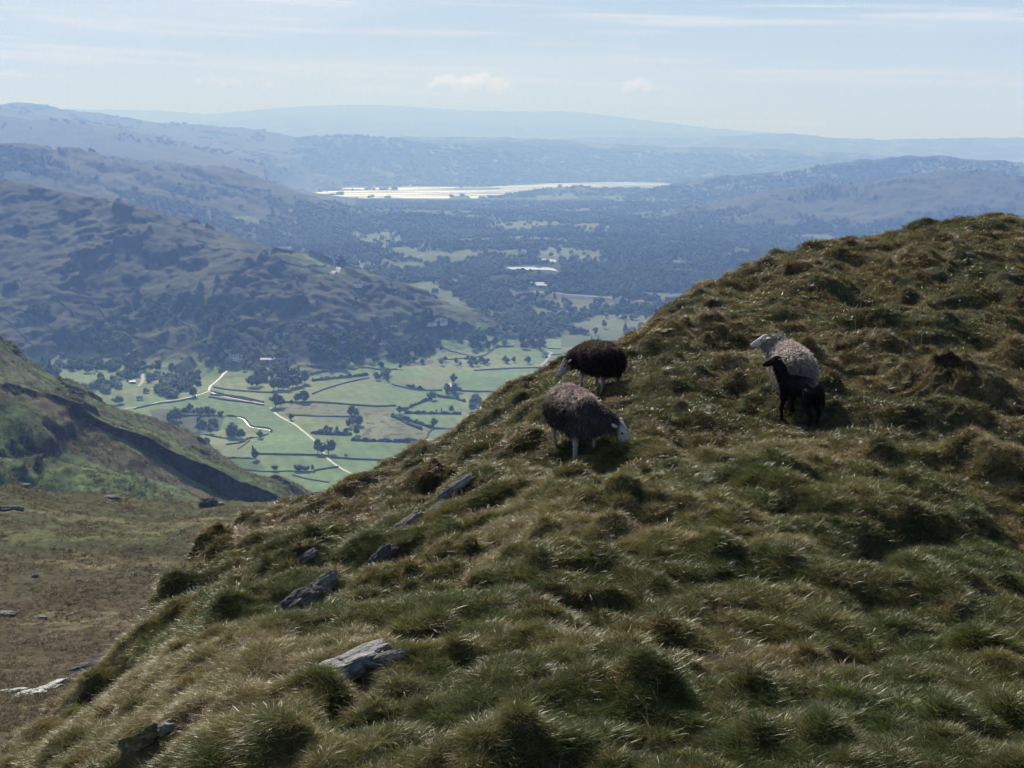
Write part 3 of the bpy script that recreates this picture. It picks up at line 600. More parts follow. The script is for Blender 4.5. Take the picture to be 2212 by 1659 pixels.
def leaf_mat(name, rough=.55, trans=.35, spec=.3, attr='INSTANCER', straw=(.36,.29,.17), base=None):
    m, N, L = new_mat(name)
    v = N.new('ShaderNodeAttribute'); v.attribute_name = 'shade'
    if base is None:
        t = N.new('ShaderNodeAttribute'); t.attribute_type = attr; t.attribute_name = 'tint'; src = t.outputs['Color']
    else:
        t = N.new('ShaderNodeObjectInfo'); hs = N.new('ShaderNodeHueSaturation'); hs.inputs['Color'].default_value = (*base, 1)
        L.new(math_node(N, L, 'MULTIPLY_ADD', t.outputs['Random'], .07, .465), hs.inputs['Hue']); L.new(math_node(N, L, 'MULTIPLY_ADD', t.outputs['Random'], .5, .75), hs.inputs['Value']); src = hs.outputs[0]
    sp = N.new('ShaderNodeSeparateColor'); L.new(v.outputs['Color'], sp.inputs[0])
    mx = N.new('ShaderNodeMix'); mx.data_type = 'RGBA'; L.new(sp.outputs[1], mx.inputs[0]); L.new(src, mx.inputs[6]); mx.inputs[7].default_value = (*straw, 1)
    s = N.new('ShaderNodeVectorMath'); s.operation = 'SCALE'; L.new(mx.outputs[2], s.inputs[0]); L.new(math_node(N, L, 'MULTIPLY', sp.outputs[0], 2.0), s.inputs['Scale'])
    d = N.new('ShaderNodeBsdfPrincipled'); L.new(s.outputs[0], d.inputs['Base Color']); d.inputs['Roughness'].default_value = rough; d.inputs['Specular IOR Level'].default_value = spec
    tr = N.new('ShaderNodeBsdfTranslucent'); s2 = N.new('ShaderNodeVectorMath'); s2.operation = 'SCALE'; L.new(s.outputs[0], s2.inputs[0]); s2.inputs['Scale'].default_value = 1.25; L.new(s2.outputs[0], tr.inputs['Color'])
    ms = N.new('ShaderNodeMixShader'); ms.inputs[0].default_value = trans; L.new(d.outputs[0], ms.inputs[1]); L.new(tr.outputs[0], ms.inputs[2])
    o = N.new('ShaderNodeOutputMaterial'); L.new(ms.outputs[0], o.inputs[0]); return m
def tuft(name, n, spread, hmin, hmax, width, droop, seed, strawp=.2, lean=.4, segs=3, lay=0.0):
    """n curved tapering blades that grow out of one root, unit height"""
    g = np.random.RandomState(seed); V = []; F = []; S = []
    for i in range(n):
        a = g.uniform(0, 2 * np.pi); r0 = spread * math.sqrt(g.rand()); h = g.uniform(hmin, hmax); d = g.uniform(.4, 1.3) * droop
        out = np.array([math.cos(a), math.sin(a), 0]) * .8 + np.array([g.normal(), g.normal(), 0]) * .35 + np.array([lay, 0, 0])
        base = np.array([math.cos(a) * r0, math.sin(a) * r0, -.04]); wd = width * g.uniform(.6, 1.3)
        side = np.array([g.normal(), g.normal(), .25 * g.normal()]); side /= np.linalg.norm(side)
        sh = g.uniform(.15, .85); st = 1.0 * (g.rand() < strawp) * g.uniform(.5, 1)
        k0 = len(V)
        for k in range(segs + 1):
            t = k / segs; p = base + out * (lean * h * t + d * h * t * t * .9) + np.array([0, 0, 1]) * h * (t - .62 * d * t * t)
            w = wd * (1 - t ** 1.6 * .9) * .5
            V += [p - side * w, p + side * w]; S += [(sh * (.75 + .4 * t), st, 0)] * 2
        for k in range(segs): F.append((k0 + 2 * k, k0 + 2 * k + 1, k0 + 2 * k + 3, k0 + 2 * k + 2))
    me = mesh_np(name, np.array(V), np.array(F), smooth=True); set_col(me, np.array(S), 'shade'); return me
M_blade = leaf_mat('grass_blade', rough=.36, trans=.34, spec=.32)
M_moss = leaf_mat('moss_blade', rough=.7, trans=.2, spec=.15)
M_moorgrass = leaf_mat('moor_blade', rough=.6, trans=.25, spec=.2)
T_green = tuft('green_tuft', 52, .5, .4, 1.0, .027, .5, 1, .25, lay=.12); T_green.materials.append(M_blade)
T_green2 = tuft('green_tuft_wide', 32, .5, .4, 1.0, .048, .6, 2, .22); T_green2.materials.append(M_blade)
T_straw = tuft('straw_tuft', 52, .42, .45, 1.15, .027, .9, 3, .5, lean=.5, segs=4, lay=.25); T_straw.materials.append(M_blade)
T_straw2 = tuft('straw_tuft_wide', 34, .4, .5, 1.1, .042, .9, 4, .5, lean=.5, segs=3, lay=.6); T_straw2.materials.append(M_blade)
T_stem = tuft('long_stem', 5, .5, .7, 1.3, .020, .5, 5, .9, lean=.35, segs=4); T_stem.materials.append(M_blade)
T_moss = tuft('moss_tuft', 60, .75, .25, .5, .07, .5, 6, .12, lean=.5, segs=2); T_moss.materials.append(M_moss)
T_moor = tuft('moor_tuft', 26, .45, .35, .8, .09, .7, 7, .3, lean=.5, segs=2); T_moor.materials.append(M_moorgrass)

ROCK_XY = []   # filled as (x, y, radius): growth keeps off bare rock
def euler_from(nrm, rz):
    """euler turning +Z to the given direction after a turn about Z (arrays)"""
    up = nrm / np.linalg.norm(nrm, axis=1, keepdims=True); ca, sa = np.cos(rz), np.sin(rz)
    t = np.stack([ca, sa, np.zeros_like(ca)], 1); t = t - up * (t * up).sum(1, keepdims=True); t /= np.linalg.norm(t, axis=1, keepdims=True); b = np.cross(up, t)
    # matrix columns t, b, up ; XYZ euler
    ry = -np.arcsin(np.clip(t[:, 2], -1, 1)); rx = np.arctan2(b[:, 2], up[:, 2]); rz2 = np.arctan2(t[:, 1], t[:, 0])
    return np.stack([rx, ry, rz2], 1)
TINTS = np.array([(.050,.084,.017), (.098,.112,.024), (.21,.18,.055), (.38,.28,.12), (.21,.12,.04), (.52,.45,.29)])
def spread_slope(n, seed, r0=3.0, r1=31.0):
    g = np.random.RandomState(seed); lr = np.exp(g.uniform(np.log(r0), np.log(r1), n)); a = g.uniform(R(-27.5), R(27.5), n)
    x, y = lr * np.sin(a), lr * np.cos(a); _, rs = slope_base(x, y)
    k = lr < rs + 2.2
    for (cx, cy, q) in ROCK_XY: k &= (x - cx) ** 2 + (y - cy) ** 2 > q * q
    return x[k], y[k], lr[k], g
def grow():
    def fields(x, y):
        dry = fbm(x, y, 2.2, 4, 501) + .35 * fbm(x, y, .35, 2, 502)          # straw patches
        mos = fbm(x, y, 1.6, 3, 503); gry = fbm(x, y, 4.5, 3, 504)
        px, py = proj(x, y, slope_z(x, y))
        # greener sward low down and on the right, drier toward the top left of the slope
        dry = dry + .10 - .22 * sstep(900, 1500, py) * sstep(900, 1500, px) + .10 * sstep(1400, 900, px)
        return dry, mos, gry, px, py
    def tints(dry, mos, g, wet=0.0):
        n = len(dry); c = TINTS[0] + (TINTS[1] - TINTS[0]) * g.rand(n, 1)
        c = c + (TINTS[2] - c) * sstep(-.25, .5, dry)[:, None] * .8
        return c * g.uniform(.55, 1.5, (n, 1))
    def put(name, src, x, y, hz, sc_, tint, g, leanmix=.45):
        nrm = surf_normal(slope_z, x, y, .12); d = nrm * leanmix + np.array([0, 0, 1.0]) * (1 - leanmix) + g.normal(0, .10, (len(x), 3))
        comb = 2.6 + 4.5 * fbm(x, y, 1.5, 2, 540) + g.normal(0, 1.4, len(x))      # the way the sward is combed
        scatter(name, src, np.stack([x, y, hz], 1), euler_from(d, comb), sc_, tint)
    # green sward
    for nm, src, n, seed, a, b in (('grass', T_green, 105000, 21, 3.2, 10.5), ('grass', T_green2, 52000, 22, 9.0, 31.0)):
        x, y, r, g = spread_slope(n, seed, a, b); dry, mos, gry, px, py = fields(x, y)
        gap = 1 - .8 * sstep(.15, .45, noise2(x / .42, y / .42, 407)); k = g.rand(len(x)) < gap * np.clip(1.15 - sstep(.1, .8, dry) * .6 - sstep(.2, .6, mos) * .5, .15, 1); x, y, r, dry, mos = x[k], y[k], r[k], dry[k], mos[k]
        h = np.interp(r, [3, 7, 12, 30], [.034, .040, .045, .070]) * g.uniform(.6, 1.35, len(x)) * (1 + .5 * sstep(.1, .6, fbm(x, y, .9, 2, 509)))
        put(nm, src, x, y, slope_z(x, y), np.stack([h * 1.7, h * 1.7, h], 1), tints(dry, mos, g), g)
    # straw coloured tussocks: patches and every mound top
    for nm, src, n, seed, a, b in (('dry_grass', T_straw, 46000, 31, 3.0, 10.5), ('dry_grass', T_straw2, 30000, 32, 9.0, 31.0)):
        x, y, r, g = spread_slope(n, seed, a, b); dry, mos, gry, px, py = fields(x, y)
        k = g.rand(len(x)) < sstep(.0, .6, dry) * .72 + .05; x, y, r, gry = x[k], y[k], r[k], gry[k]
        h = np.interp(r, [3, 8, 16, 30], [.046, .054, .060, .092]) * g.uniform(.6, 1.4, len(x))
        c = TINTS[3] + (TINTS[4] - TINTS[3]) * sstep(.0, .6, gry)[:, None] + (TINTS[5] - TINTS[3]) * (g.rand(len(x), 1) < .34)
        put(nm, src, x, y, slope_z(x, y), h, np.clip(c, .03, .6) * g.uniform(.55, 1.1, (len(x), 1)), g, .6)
    M = np.array([m for m in MOUNDS]); g = np.random.RandomState(41); pick = g.rand(len(M)) < .5; M = M[pick]
    rep = np.clip((M[:, 2] ** 2 * 800).astype(int), 8, 150); xs = np.repeat(M[:, 0], rep) + g.normal(0, .55, rep.sum()) * np.repeat(M[:, 2], rep); ys = np.repeat(M[:, 1], rep) + g.normal(0, .55, rep.sum()) * np.repeat(M[:, 2], rep)
    up_ = sstep(7, 13, np.hypot(M[:, 0], M[:, 1])); base = np.array([TINTS[3], TINTS[2], TINTS[4], TINTS[1]])[np.where(g.rand(len(M)) < up_ * .5, 2, g.choice(4, len(M), p=[.32, .26, .18, .24]))]; tb = np.repeat(base, rep, 0)
    rr = np.hypot(xs, ys); k = rr < smooth_interp(np.arctan2(xs, ys), _saz, SK[:, 2]) + 2.5
    for (cx, cy, q) in ROCK_XY: k &= (xs - cx) ** 2 + (ys - cy) ** 2 > q * q
    xs, ys, tb, rr = xs[k], ys[k], tb[k], rr[k]
    h = np.interp(rr, [3, 8, 16, 30], [.050, .062, .076, .115]) * g.uniform(.7, 1.3, len(xs))
    put('tussock_grass', T_straw, xs, ys, slope_z(xs, ys), h, tb * g.uniform(.6, 1.15, (len(xs), 1)), g, .7)
    # moss and low heath cushions
    x, y, r, g = spread_slope(42000, 51, 3.0, 31.0); dry, mos, gry, px, py = fields(x, y)
    k = g.rand(len(x)) < sstep(-.15, .4, mos + .30 * sstep(1500, 700, py)) * .95 + .10; x, y, r, mos, gry = x[k], y[k], r[k], mos[k], gry[k]
    h = np.interp(r, [3, 8, 16, 30], [.045, .06, .09, .15]) * g.uniform(.7, 1.3, len(x))
    pal = np.array([(.29,.20,.055), (.16,.145,.038), (.18,.095,.036), (.36,.275,.11)]); c = pal[g.choice(4, len(x), p=[.34, .30, .16, .20])]
    put('moss', T_moss, x, y, slope_z(x, y), h, c * g.uniform(.55, 1.15, (len(x), 1)), g, .8)
    # single long stems
    x, y, r, g = spread_slope(1300, 61, 3.0, 20.0)
    put('grass_stems', T_stem, x, y, slope_z(x, y), np.interp(r, [3, 10, 20], [.08, .12, .20]) * g.uniform(.7, 1.3, len(x)), np.tile(TINTS[5], (len(x), 1)) * g.uniform(.6, 1.15, (len(x), 1)), g, .4)
    # bracken and bilberry on the ridge across the gully
    g = np.random.RandomState(81); n = 46000; r = g.uniform(430, 900, n); a = g.uniform(R(-25), R(-8), n); x, y = r * np.sin(a), r * np.cos(a); z = br_s(x, y)
    f = fbm(x, y, 30, 3, 530) + .4 * noise2(x / 6, y / 6, 531); k = g.rand(n) < sstep(-.3, .5, f) * .9 + .1; x, y, z, f = x[k], y[k], z[k], f[k]
    c = np.where((g.rand(len(x)) < sstep(-.2, .5, f))[:, None], np.array([(.085,.135,.042)]), np.array([(.10,.085,.048)])); h = g.uniform(.6, 1.5, len(x))
    scatter('bracken', T_moor, np.stack([x, y, z], 1), euler_from(np.array([0, 0, 1.0]) + g.normal(0, .15, (len(x), 3)), g.uniform(0, 6.28, len(x))), np.stack([h * 1.6, h * 1.6, h], 1), c * g.uniform(.6, 1.3, (len(x), 1)))
    # moor terrace: rushes and bents
    g = np.random.RandomState(71); n = 60000; r = np.exp(g.uniform(np.log(40), np.log(205), n)); a = g.uniform(R(-27), R(2), n); x, y = r * np.sin(a), r * np.cos(a)
    f = fbm(x, y, 9, 3, 520) + .4 * noise2(x / 1.3, y / 1.3, 521); k = (g.rand(n) < sstep(-.2, .5, f) * .9 + .15) & (r < np.interp(a, _ta, _te) * 0 + 198)
    x, y, r, f = x[k], y[k], r[k], f[k]; px, py = proj(x, y, moor_z(x, y))
    c = np.where((g.rand(len(x)) < .5 + .3 * sstep(1150, 1350, py))[:, None], np.array([(.17,.115,.06)]), np.array([(.12,.125,.045)])); c = np.where((g.rand(len(x)) < .14)[:, None], np.array([(.30,.25,.15)]), c)
    h = g.uniform(.16, .42, len(x)) * np.interp(r, [40, 90, 200], [.55, .9, 1.5])
    d = np.array([0, 0, 1.0]) + g.normal(0, .12, (len(x), 3))
    scatter('moor_grass', T_moor, np.stack([x, y, moor_z(x, y)], 1), euler_from(d, g.uniform(0, 6.28, len(x))), np.stack([h * 1.5, h * 1.5, h], 1), c * g.uniform(.6, 1.25, (len(x), 1)))
# ------------------------------------------------------------------ rocks
def rock_mat(name, base, moss=None, rough=.85, spec=.25, lich=.5):
    m, N, L = new_mat(name); tc = N.new('ShaderNodeTexCoord')
    def nz(s, d=6): t = N.new('ShaderNodeTexNoise'); t.inputs['Scale'].default_value = s; t.inputs['Detail'].default_value = d; t.inputs['Roughness'].default_value = .7; L.new(tc.outputs['Object'], t.inputs['Vector']); return t.outputs[0]
    cr = N.new('ShaderNodeValToRGB'); L.new(nz(7), cr.inputs[0]); e = cr.color_ramp.elements
    e[0].position = .35; e[0].color = (*[c * .45 for c in base], 1); e[1].position = .68; e[1].color = (*[min(1, c * 1.5) for c in base], 1)
    l2 = N.new('ShaderNodeValToRGB'); L.new(nz(26, 3), l2.inputs[0]); l2.color_ramp.elements[0].position = .60; l2.color_ramp.elements[1].position = .68
    mx = N.new('ShaderNodeMix'); mx.data_type = 'RGBA'; L.new(math_node(N, L, 'MULTIPLY', l2.outputs[0], lich), mx.inputs[0]); L.new(cr.outputs[0], mx.inputs[6]); mx.inputs[7].default_value = (.55, .56, .50, 1)
    out = mx.outputs[2]
    if moss:
        g = N.new('ShaderNodeNewGeometry'); s = N.new('ShaderNodeSeparateXYZ'); L.new(g.outputs['Normal'], s.inputs[0])
        q = math_node(N, L, 'ADD', s.outputs[2], math_node(N, L, 'MULTIPLY', math_node(N, L, 'SUBTRACT', nz(9), .5), 2.0)); mr = N.new('ShaderNodeMapRange'); L.new(q, mr.inputs[0]); mr.inputs[1].default_value = .35; mr.inputs[2].default_value = .6
        m2 = N.new('ShaderNodeMix'); m2.data_type = 'RGBA'; L.new(mr.outputs[0], m2.inputs[0]); L.new(out, m2.inputs[6]); m2.inputs[7].default_value = (*moss, 1); out = m2.outputs[2]
    p = N.new('ShaderNodeBsdfPrincipled'); L.new(out, p.inputs['Base Color']); p.inputs['Roughness'].default_value = rough; p.inputs['Specular IOR Level'].default_value = spec
    bn = N.new('ShaderNodeBump'); bn.inputs['Distance'].default_value = .03; bn.inputs['Strength'].default_value = .9; L.new(nz(22), bn.inputs['Height']); L.new(bn.outputs[0], p.inputs['Normal'])
    o = N.new('ShaderNodeOutputMaterial'); L.new(p.outputs[0], o.inputs[0]); return m
M_rock = rock_mat('grey_rock', (.23,.22,.20)); M_rockd = rock_mat('dark_rock', (.13,.125,.115), lich=.35); M_rockp = rock_mat('pale_rock', (.27,.26,.245), rough=.6, spec=.5)
M_rockm = rock_mat('mossy_rock', (.22,.20,.17), moss=(.12,.10,.02)); M_wet = rock_mat('wet_rock', (.15,.148,.15), rough=.38, spec=.7, lich=.1)
def rock_mesh(name, lx, ly, lz, seed, strata=.5, nu=72, nv=44, box=2.6):
    """a bedded outcrop: rounded block, split by slanting beds and joints"""
    u = np.linspace(0, 2 * np.pi, nu, endpoint=False); v = np.linspace(-np.pi / 2, np.pi / 2, nv); U, V = np.meshgrid(u, v)
    sp = lambda a, n: np.sign(a) * np.abs(a) ** n
    e = 2 / box; X = sp(np.cos(V), e) * sp(np.cos(U), e); Y = sp(np.cos(V), e) * sp(np.sin(U), e); Z = sp(np.sin(V), e)
    n1 = noise2(X * 1.7 + Z * .6, Y * 1.7 + Z * 1.1, seed) * .30 + noise2(X * 4 + Z, Y * 4 - Z, seed + 1) * .12
    bed = Z * 3.2 + X * 1.1 + .8 * noise2(X * 1.3, Y * 1.3 + Z, seed + 2); fr = bed - np.floor(bed)
    st = (sstep(0, .22, fr) - sstep(.72, 1, fr) - .5) * .16 * strata
    jo = 1 - 2 * np.abs(noise2(X * 2.6 + 3 * Z * .3, Y * 5.0, seed + 3)); jo = -np.clip(jo - .86, 0, 1) * 1.2 * strata
    f = 1 + n1 + st + jo + noise2(X * 11 + Z * 5, Y * 11 - Z * 7, seed + 4) * .035
    P = np.stack([X * f * lx / 2, Y * f * ly / 2, Z * (f * .6 + .4) * lz / 2], -1)
    Vt = P.reshape(-1, 3); i = np.arange(nv - 1)[:, None] * nu; j = np.arange(nu); j2 = (j + 1) % nu
    F = np.stack([i + j, i + j2, i + nu + j2, i + nu + j], -1).reshape(-1, 4)
    return mesh_np(name, Vt, F, smooth=False)
def rock(hit, px, py, size, yaw, tilt, mat, label, seed, sink=.35, cat='rock', name='rock', strata=.5, group=None, roll=0.0, box=2.6, clear=None):
    p = hit([px], [py])[0]; o = obj(name, rock_mesh(name, *size, seed, strata, box=box), mat)
    o.location = (p[0], p[1], p[2] + size[2] * (.5 - sink) * .6); o.rotation_euler = (R(roll), R(tilt), R(yaw)); tag(o, label, cat, group)
    if hit is hit_slope: ROCK_XY.append((p[0], p[1], clear if clear is not None else min(size[0], size[1]) * .42))
    return o
rock(hit_slope, 762, 1440, (.38, .17, .10), 18, -16, M_rockp, 'pale grey lichened slab in the grass at lower middle, largest bare rock of the slope', 3, .30, clear=.19)
rock(hit_slope, 838, 1422, (.22, .07, .05), 12, -14, M_rock, 'thin low tongue of rock running right from the pale lichened slab', 5, .35, clear=.06)
rock(hit_slope, 655, 1305, (.26, .14, .15), 35, -28, M_rockd, 'dark shaded overhanging rock at the lower end of the broken ledge', 7, .40, roll=10, clear=.17)
rock(hit_slope, 695, 1270, (.26, .09, .12), 38, -30, M_rock, 'narrow grey rock rib just above the dark overhanging rock', 9, .40, clear=.1)
rock(hit_slope, 822, 1215, (.30, .13, .17), 40, -32, M_rockd, 'steep layered dark rock in the middle of the broken ledge', 11, .42, roll=14, strata=1.0, clear=.17)
rock(hit_slope, 662, 1205, (.18, .08, .07), 30, -24, M_rock, 'small grey rock showing through dry tussocks at the left of the ledge', 13, .40, clear=.07)
rock(hit_slope, 880, 1135, (.30, .10, .09), 34, -27, M_rock, 'long low slab of grey rock slanting up the slope below the top slab', 15, .35, clear=.1)
rock(hit_slope, 938, 1108, (.28, .09, .08), 33, -25, M_rock, 'pale slab of rock slanting up between two dark ones', 16, .35, clear=.1)
rock(hit_slope, 985, 1052, (.36, .10, .07), 30, -24, M_rock, 'pale streaked slab at the upper end of the broken ledge, below the front ewe', 17, .35, clear=.14)
rock(hit_slope, 300, 1598, (.17, .11, .09), 30, -24, M_rockm, 'rock capped with golden moss near the lower left corner', 19, .3, clear=.12)
rock(hit_slope, 350, 1577, (.11, .07, .05), 20, -20, M_rockp, 'small whitish stone beside the golden mossy rock', 21, .3, clear=.06)
rock(hit_moor, 452, 1096, (2.5, 2.0, 2.3), 25, 8, M_rockd, 'big dark boulder standing on the far edge of the brown moor', 23, .22, cat='boulder', name='boulder', strata=.7, box=2.2)
rock(hit_moor, 479, 1092, (1.1, .9, .8), 0, 0, M_rockp, 'small pale stone just right of the big dark boulder on the moor edge', 25, .2, cat='boulder', name='boulder')
rock(hit_moor, 8, 1040, (8, 6, 9.5), 10, 12, M_rockd, 'dark crag cut off by the left edge at the back of the moor', 27, .25, cat='crag', name='crag', strata=1.0)
rock(hit_moor, 55, 1052, (1.6, 1.2, .8), 10, 0, M_rock, 'grey stone beside the dark crag at the back of the moor', 28, .25, cat='boulder', name='boulder')
rock(hit_moor, 18, 1103, (3.2, 1.2, 1.0), 5, 0, M_rockd, 'low dark rock at the left edge of the moor below the crag', 29, .35)
rock(hit_moor, 240, 1057+20, (2.6, 1.4, .8), 5, 0, M_rock, 'flat grey rock on the moor edge between crag and big boulder', 30, .35)
rock(hit_moor, 12, 1327, (1.5, .8, .35), 5, 0, M_rock, 'flat grey stone on the pale patch of moor at the left edge', 31, .3)
rock(hit_moor, 86, 1335, (1.0, .6, .3), 12, 0, M_rock, 'flat pale stone lying in the straw coloured patch of moor', 33, .3)
rock(hit_moor, 100, 1489, (2.0, .7, .3), 38, -12, M_wet, 'wet shining slab beside the stream bed at lower left', 35, .35)
rock(hit_moor, 62, 1503, (1.5, .8, .4), 20, -8, M_wet, 'small wet shining slab lowest in the stream bed', 36, .35)
rock(hit_moor, 25, 1495, (1.8, .4, .25), 5, -4, M_wet, 'long wet slab reaching the left edge of the photo', 37, .35)
rock(hit_moor, 186, 1448, (2.2, .9, .7), 20, -10, M_rockd, 'dark rock at the head of the stream bed', 39, .35)
rock(hit_moor, 238, 1440, (1.8, 1.0, .9), 30, -14, M_rockd, 'dark rock tucked against the foot of the grassy slope', 41, .35)
rock(hit_moor, 215, 1425, (2.0, .5, .5), 32, -20, M_rock, 'grey rock rib above the two dark rocks at the slope foot', 43, .35)
for k, (px, py, s, lab) in enumerate([(430, 1238, .9, 'small stone on the brown moor left of the mossy bank'), (288, 1241, .8, 'little dark stone in the middle of the moor'), (395, 1147, 1.0, 'dark stone on the moor below the big boulder'), (550, 1150, 1.6, 'low stone on the moor just left of the grassy slope'), (300, 1186, .8, 'rounded stone in the greener strip of moor'), (170, 1255, .7, 'lone stone on the bare brown part of the moor'), (75, 1245, .8, 'stone near the left edge on the bare brown moor')]):
    rock(hit_moor, px, py, (s * .7, s * .55, s * .4), k * 40, 0, M_rock if k % 2 else M_rockd, lab, 50 + k, .3)
# ------------------------------------------------------------------ trees
def crown_mesh(name, seed, kind='broad', nleaf=420):
    """unit-height tree crown: leaf sprays on the shells of many lobes round a dark core"""
    g = np.random.RandomState(seed); lobes = []
    if kind == 'broad':
        for i in range(15):
            t = g.uniform(.0, 1); a = g.uniform(0, 6.28); rr = .30 * math.sin(math.pi * min(.97, t * .8 + .18)) * g.uniform(.45, 1)
            lobes.append((math.cos(a) * rr, math.sin(a) * rr, .30 + .50 * t, g.uniform(.10, .19)))
    elif kind == 'conifer':
        for i in range(18):
            t = i / 17; a = i * 2.4; rr = .13 * (1 - t) ** .9; lobes.append((math.cos(a) * rr, math.sin(a) * rr, .16 + .76 * t, .04 + .105 * (1 - t)))
    else:
        for i in range(9):
            a = g.uniform(0, 6.28); rr = g.uniform(0, .34); lobes.append((math.cos(a) * rr, math.sin(a) * rr, g.uniform(.3, .6), g.uniform(.16, .28)))
    W = np.array([l[3] ** 2 for l in lobes]); W /= W.sum(); V = []; F = []; S = []
    for i in range(nleaf):
        l = lobes[g.choice(len(lobes), p=W)]; d = g.normal(size=3); d[2] = d[2] * .9 + .25; d /= np.linalg.norm(d)
        c = np.array(l[:3]) + d * l[3] * g.uniform(.75, 1.12); s = g.uniform(.018, .042) * (1.0 if kind != 'conifer' else .8)
        n = d + g.normal(size=3) * .55; n /= np.linalg.norm(n); t = np.cross(n, g.normal(size=3)); t /= np.linalg.norm(t); b = np.cross(n, t)
        k = len(V); V += [c - t * s - b * s * .8, c + t * s * .9 - b * s, c + t * s + b * s * .9, c - t * s * .8 + b * s]; F.append((k, k + 1, k + 2, k + 3)); S += [(g.uniform(.35, .65), 0, 0)] * 4
    # cores of the lobes keep the sky from showing straight through
    for l in lobes:
        bm = bmesh.new(); bmesh.ops.create_icosphere(bm, subdivisions=1, radius=l[3] * .86, matrix=Matrix.Translation(l[:3])); bm.verts.ensure_lookup_table()
        k = len(V); V += [np.array(v.co) for v in bm.verts]; S += [(.42, 0, 0)] * len(bm.verts)
        for f in bm.faces: i3 = [k + v.index for v in f.verts]; F.append((i3[0], i3[1], i3[2], i3[2]))
        bm.free()
    me = bpy.data.meshes.new(name); me.from_pydata([tuple(v) for v in V], [], [tuple(f) if f[2] != f[3] else f[:3] for f in F]); me.update(); me.polygons.foreach_set('use_smooth', np.ones(len(me.polygons), bool)); set_col(me, np.array(S), 'shade'); return me
def trunk_mesh(name, seed, conifer=False):
    g = np.random.RandomState(seed); V = []; F = []
    def limb(p0, p1, r0, r1, n=6, segs=4, bend=.02):
        k0 = len(V); p0 = np.array(p0, float); p1 = np.array(p1, float); ax = p1 - p0; t = np.cross(ax, (0.3, 1, .1)); t /= np.linalg.norm(t); b = np.cross(ax, t); b /= np.linalg.norm(b); o = g.normal(size=3) * bend
        for s in range(segs + 1):
            q = s / segs; c = p0 + ax * q + o * math.sin(q * math.pi); r = r0 + (r1 - r0) * q
            for j in range(n): a = 2 * math.pi * j / n; V.append(c + t * math.cos(a) * r + b * math.sin(a) * r)
        for s in range(segs):
            for j in range(n): F.append((k0 + s * n + j, k0 + s * n + (j + 1) % n, k0 + (s + 1) * n + (j + 1) % n, k0 + (s + 1) * n + j))
    limb((0, 0, -.05), (0, 0, .9 if conifer else .5), .026, .006 if conifer else .014)
    if not conifer:
        for i in range(6):
            a = i * 1.05 + g.uniform(-.3, .3); z = g.uniform(.2, .42); limb((0, 0, z), (math.cos(a) * .24, math.sin(a) * .24, z + g.uniform(.15, .35)), .012, .003, 5, 3)
    return mesh_np(name, np.array(V), np.array(F))
M_leaf = leaf_mat('tree_leaves', rough=.6, trans=.25, spec=.2, base=(.075, .10, .042)); M_leafd = leaf_mat('conifer_needles', rough=.7, trans=.1, spec=.15, base=(.026, .044, .026))
M_leafl = leaf_mat('pale_leaves', rough=.6, trans=.3, spec=.2, base=(.14, .165, .085)); M_bark = simple_mat('bark', (.09, .075, .06), .9, .1, .3, 8)
M_wleaf = leaf_mat('woodland_leaves', rough=.7, trans=.2, spec=.1)
CR = {'broad': [crown_mesh('crown', s, 'broad') for s in (1, 2, 3, 4)], 'pale': [crown_mesh('crown', s, 'broad', 380) for s in (5, 6)], 'conifer': [crown_mesh('crown', s, 'conifer', 360) for s in (7, 8)], 'bush': [crown_mesh('foliage', s, 'bush', 260) for s in (9, 10)]}
for m_, k in ((M_leaf, 'broad'), (M_leafl, 'pale'), (M_leafd, 'conifer'), (M_leaf, 'bush')):
    for c in CR[k]: c.materials.append(m_)
TR = {'broad': trunk_mesh('trunk', 1), 'conifer': trunk_mesh('trunk', 2, True)}; TR['pale'] = TR['broad']
for t in (TR['broad'], TR['conifer']): t.materials.append(M_bark)
rt = random.Random(77)
NAMES = {'broad': 'broadleaf_tree', 'pale': 'pale_broadleaf_tree', 'conifer': 'conifer_tree', 'bush': 'bush'}
N_TREE = [0]; OVER = []
def tree_at(p, h, kind, label, group=None, wide=1.0):
    if N_TREE[0] >= 292 and kind != 'bush': OVER.append((p, h)); return None
    N_TREE[0] += kind != 'bush'
    rz = rt.uniform(0, 6.28); w = h * wide * rt.uniform(.85, 1.2)
    if kind == 'bush':
        o = obj('bush', CR['bush'][rt.randrange(2)]); o.location = p; o.rotation_euler = (0, 0, rz); o.scale = (w, w, h); tag(o, label, 'bush', group); return o
    e = empty(NAMES[kind], p, rz); e.scale = (w, w, h); tag(e, label, 'tree', group)
    t = bpy.data.objects.new('trunk', TR[kind]); link(t, e); c = bpy.data.objects.new('crown', CR[kind][rt.randrange(len(CR[kind]))]); link(c, e); return e
def hit_v(px, py):
    p = hit_far([px], [py])[0]; return None if np.isnan(p[0]) else p
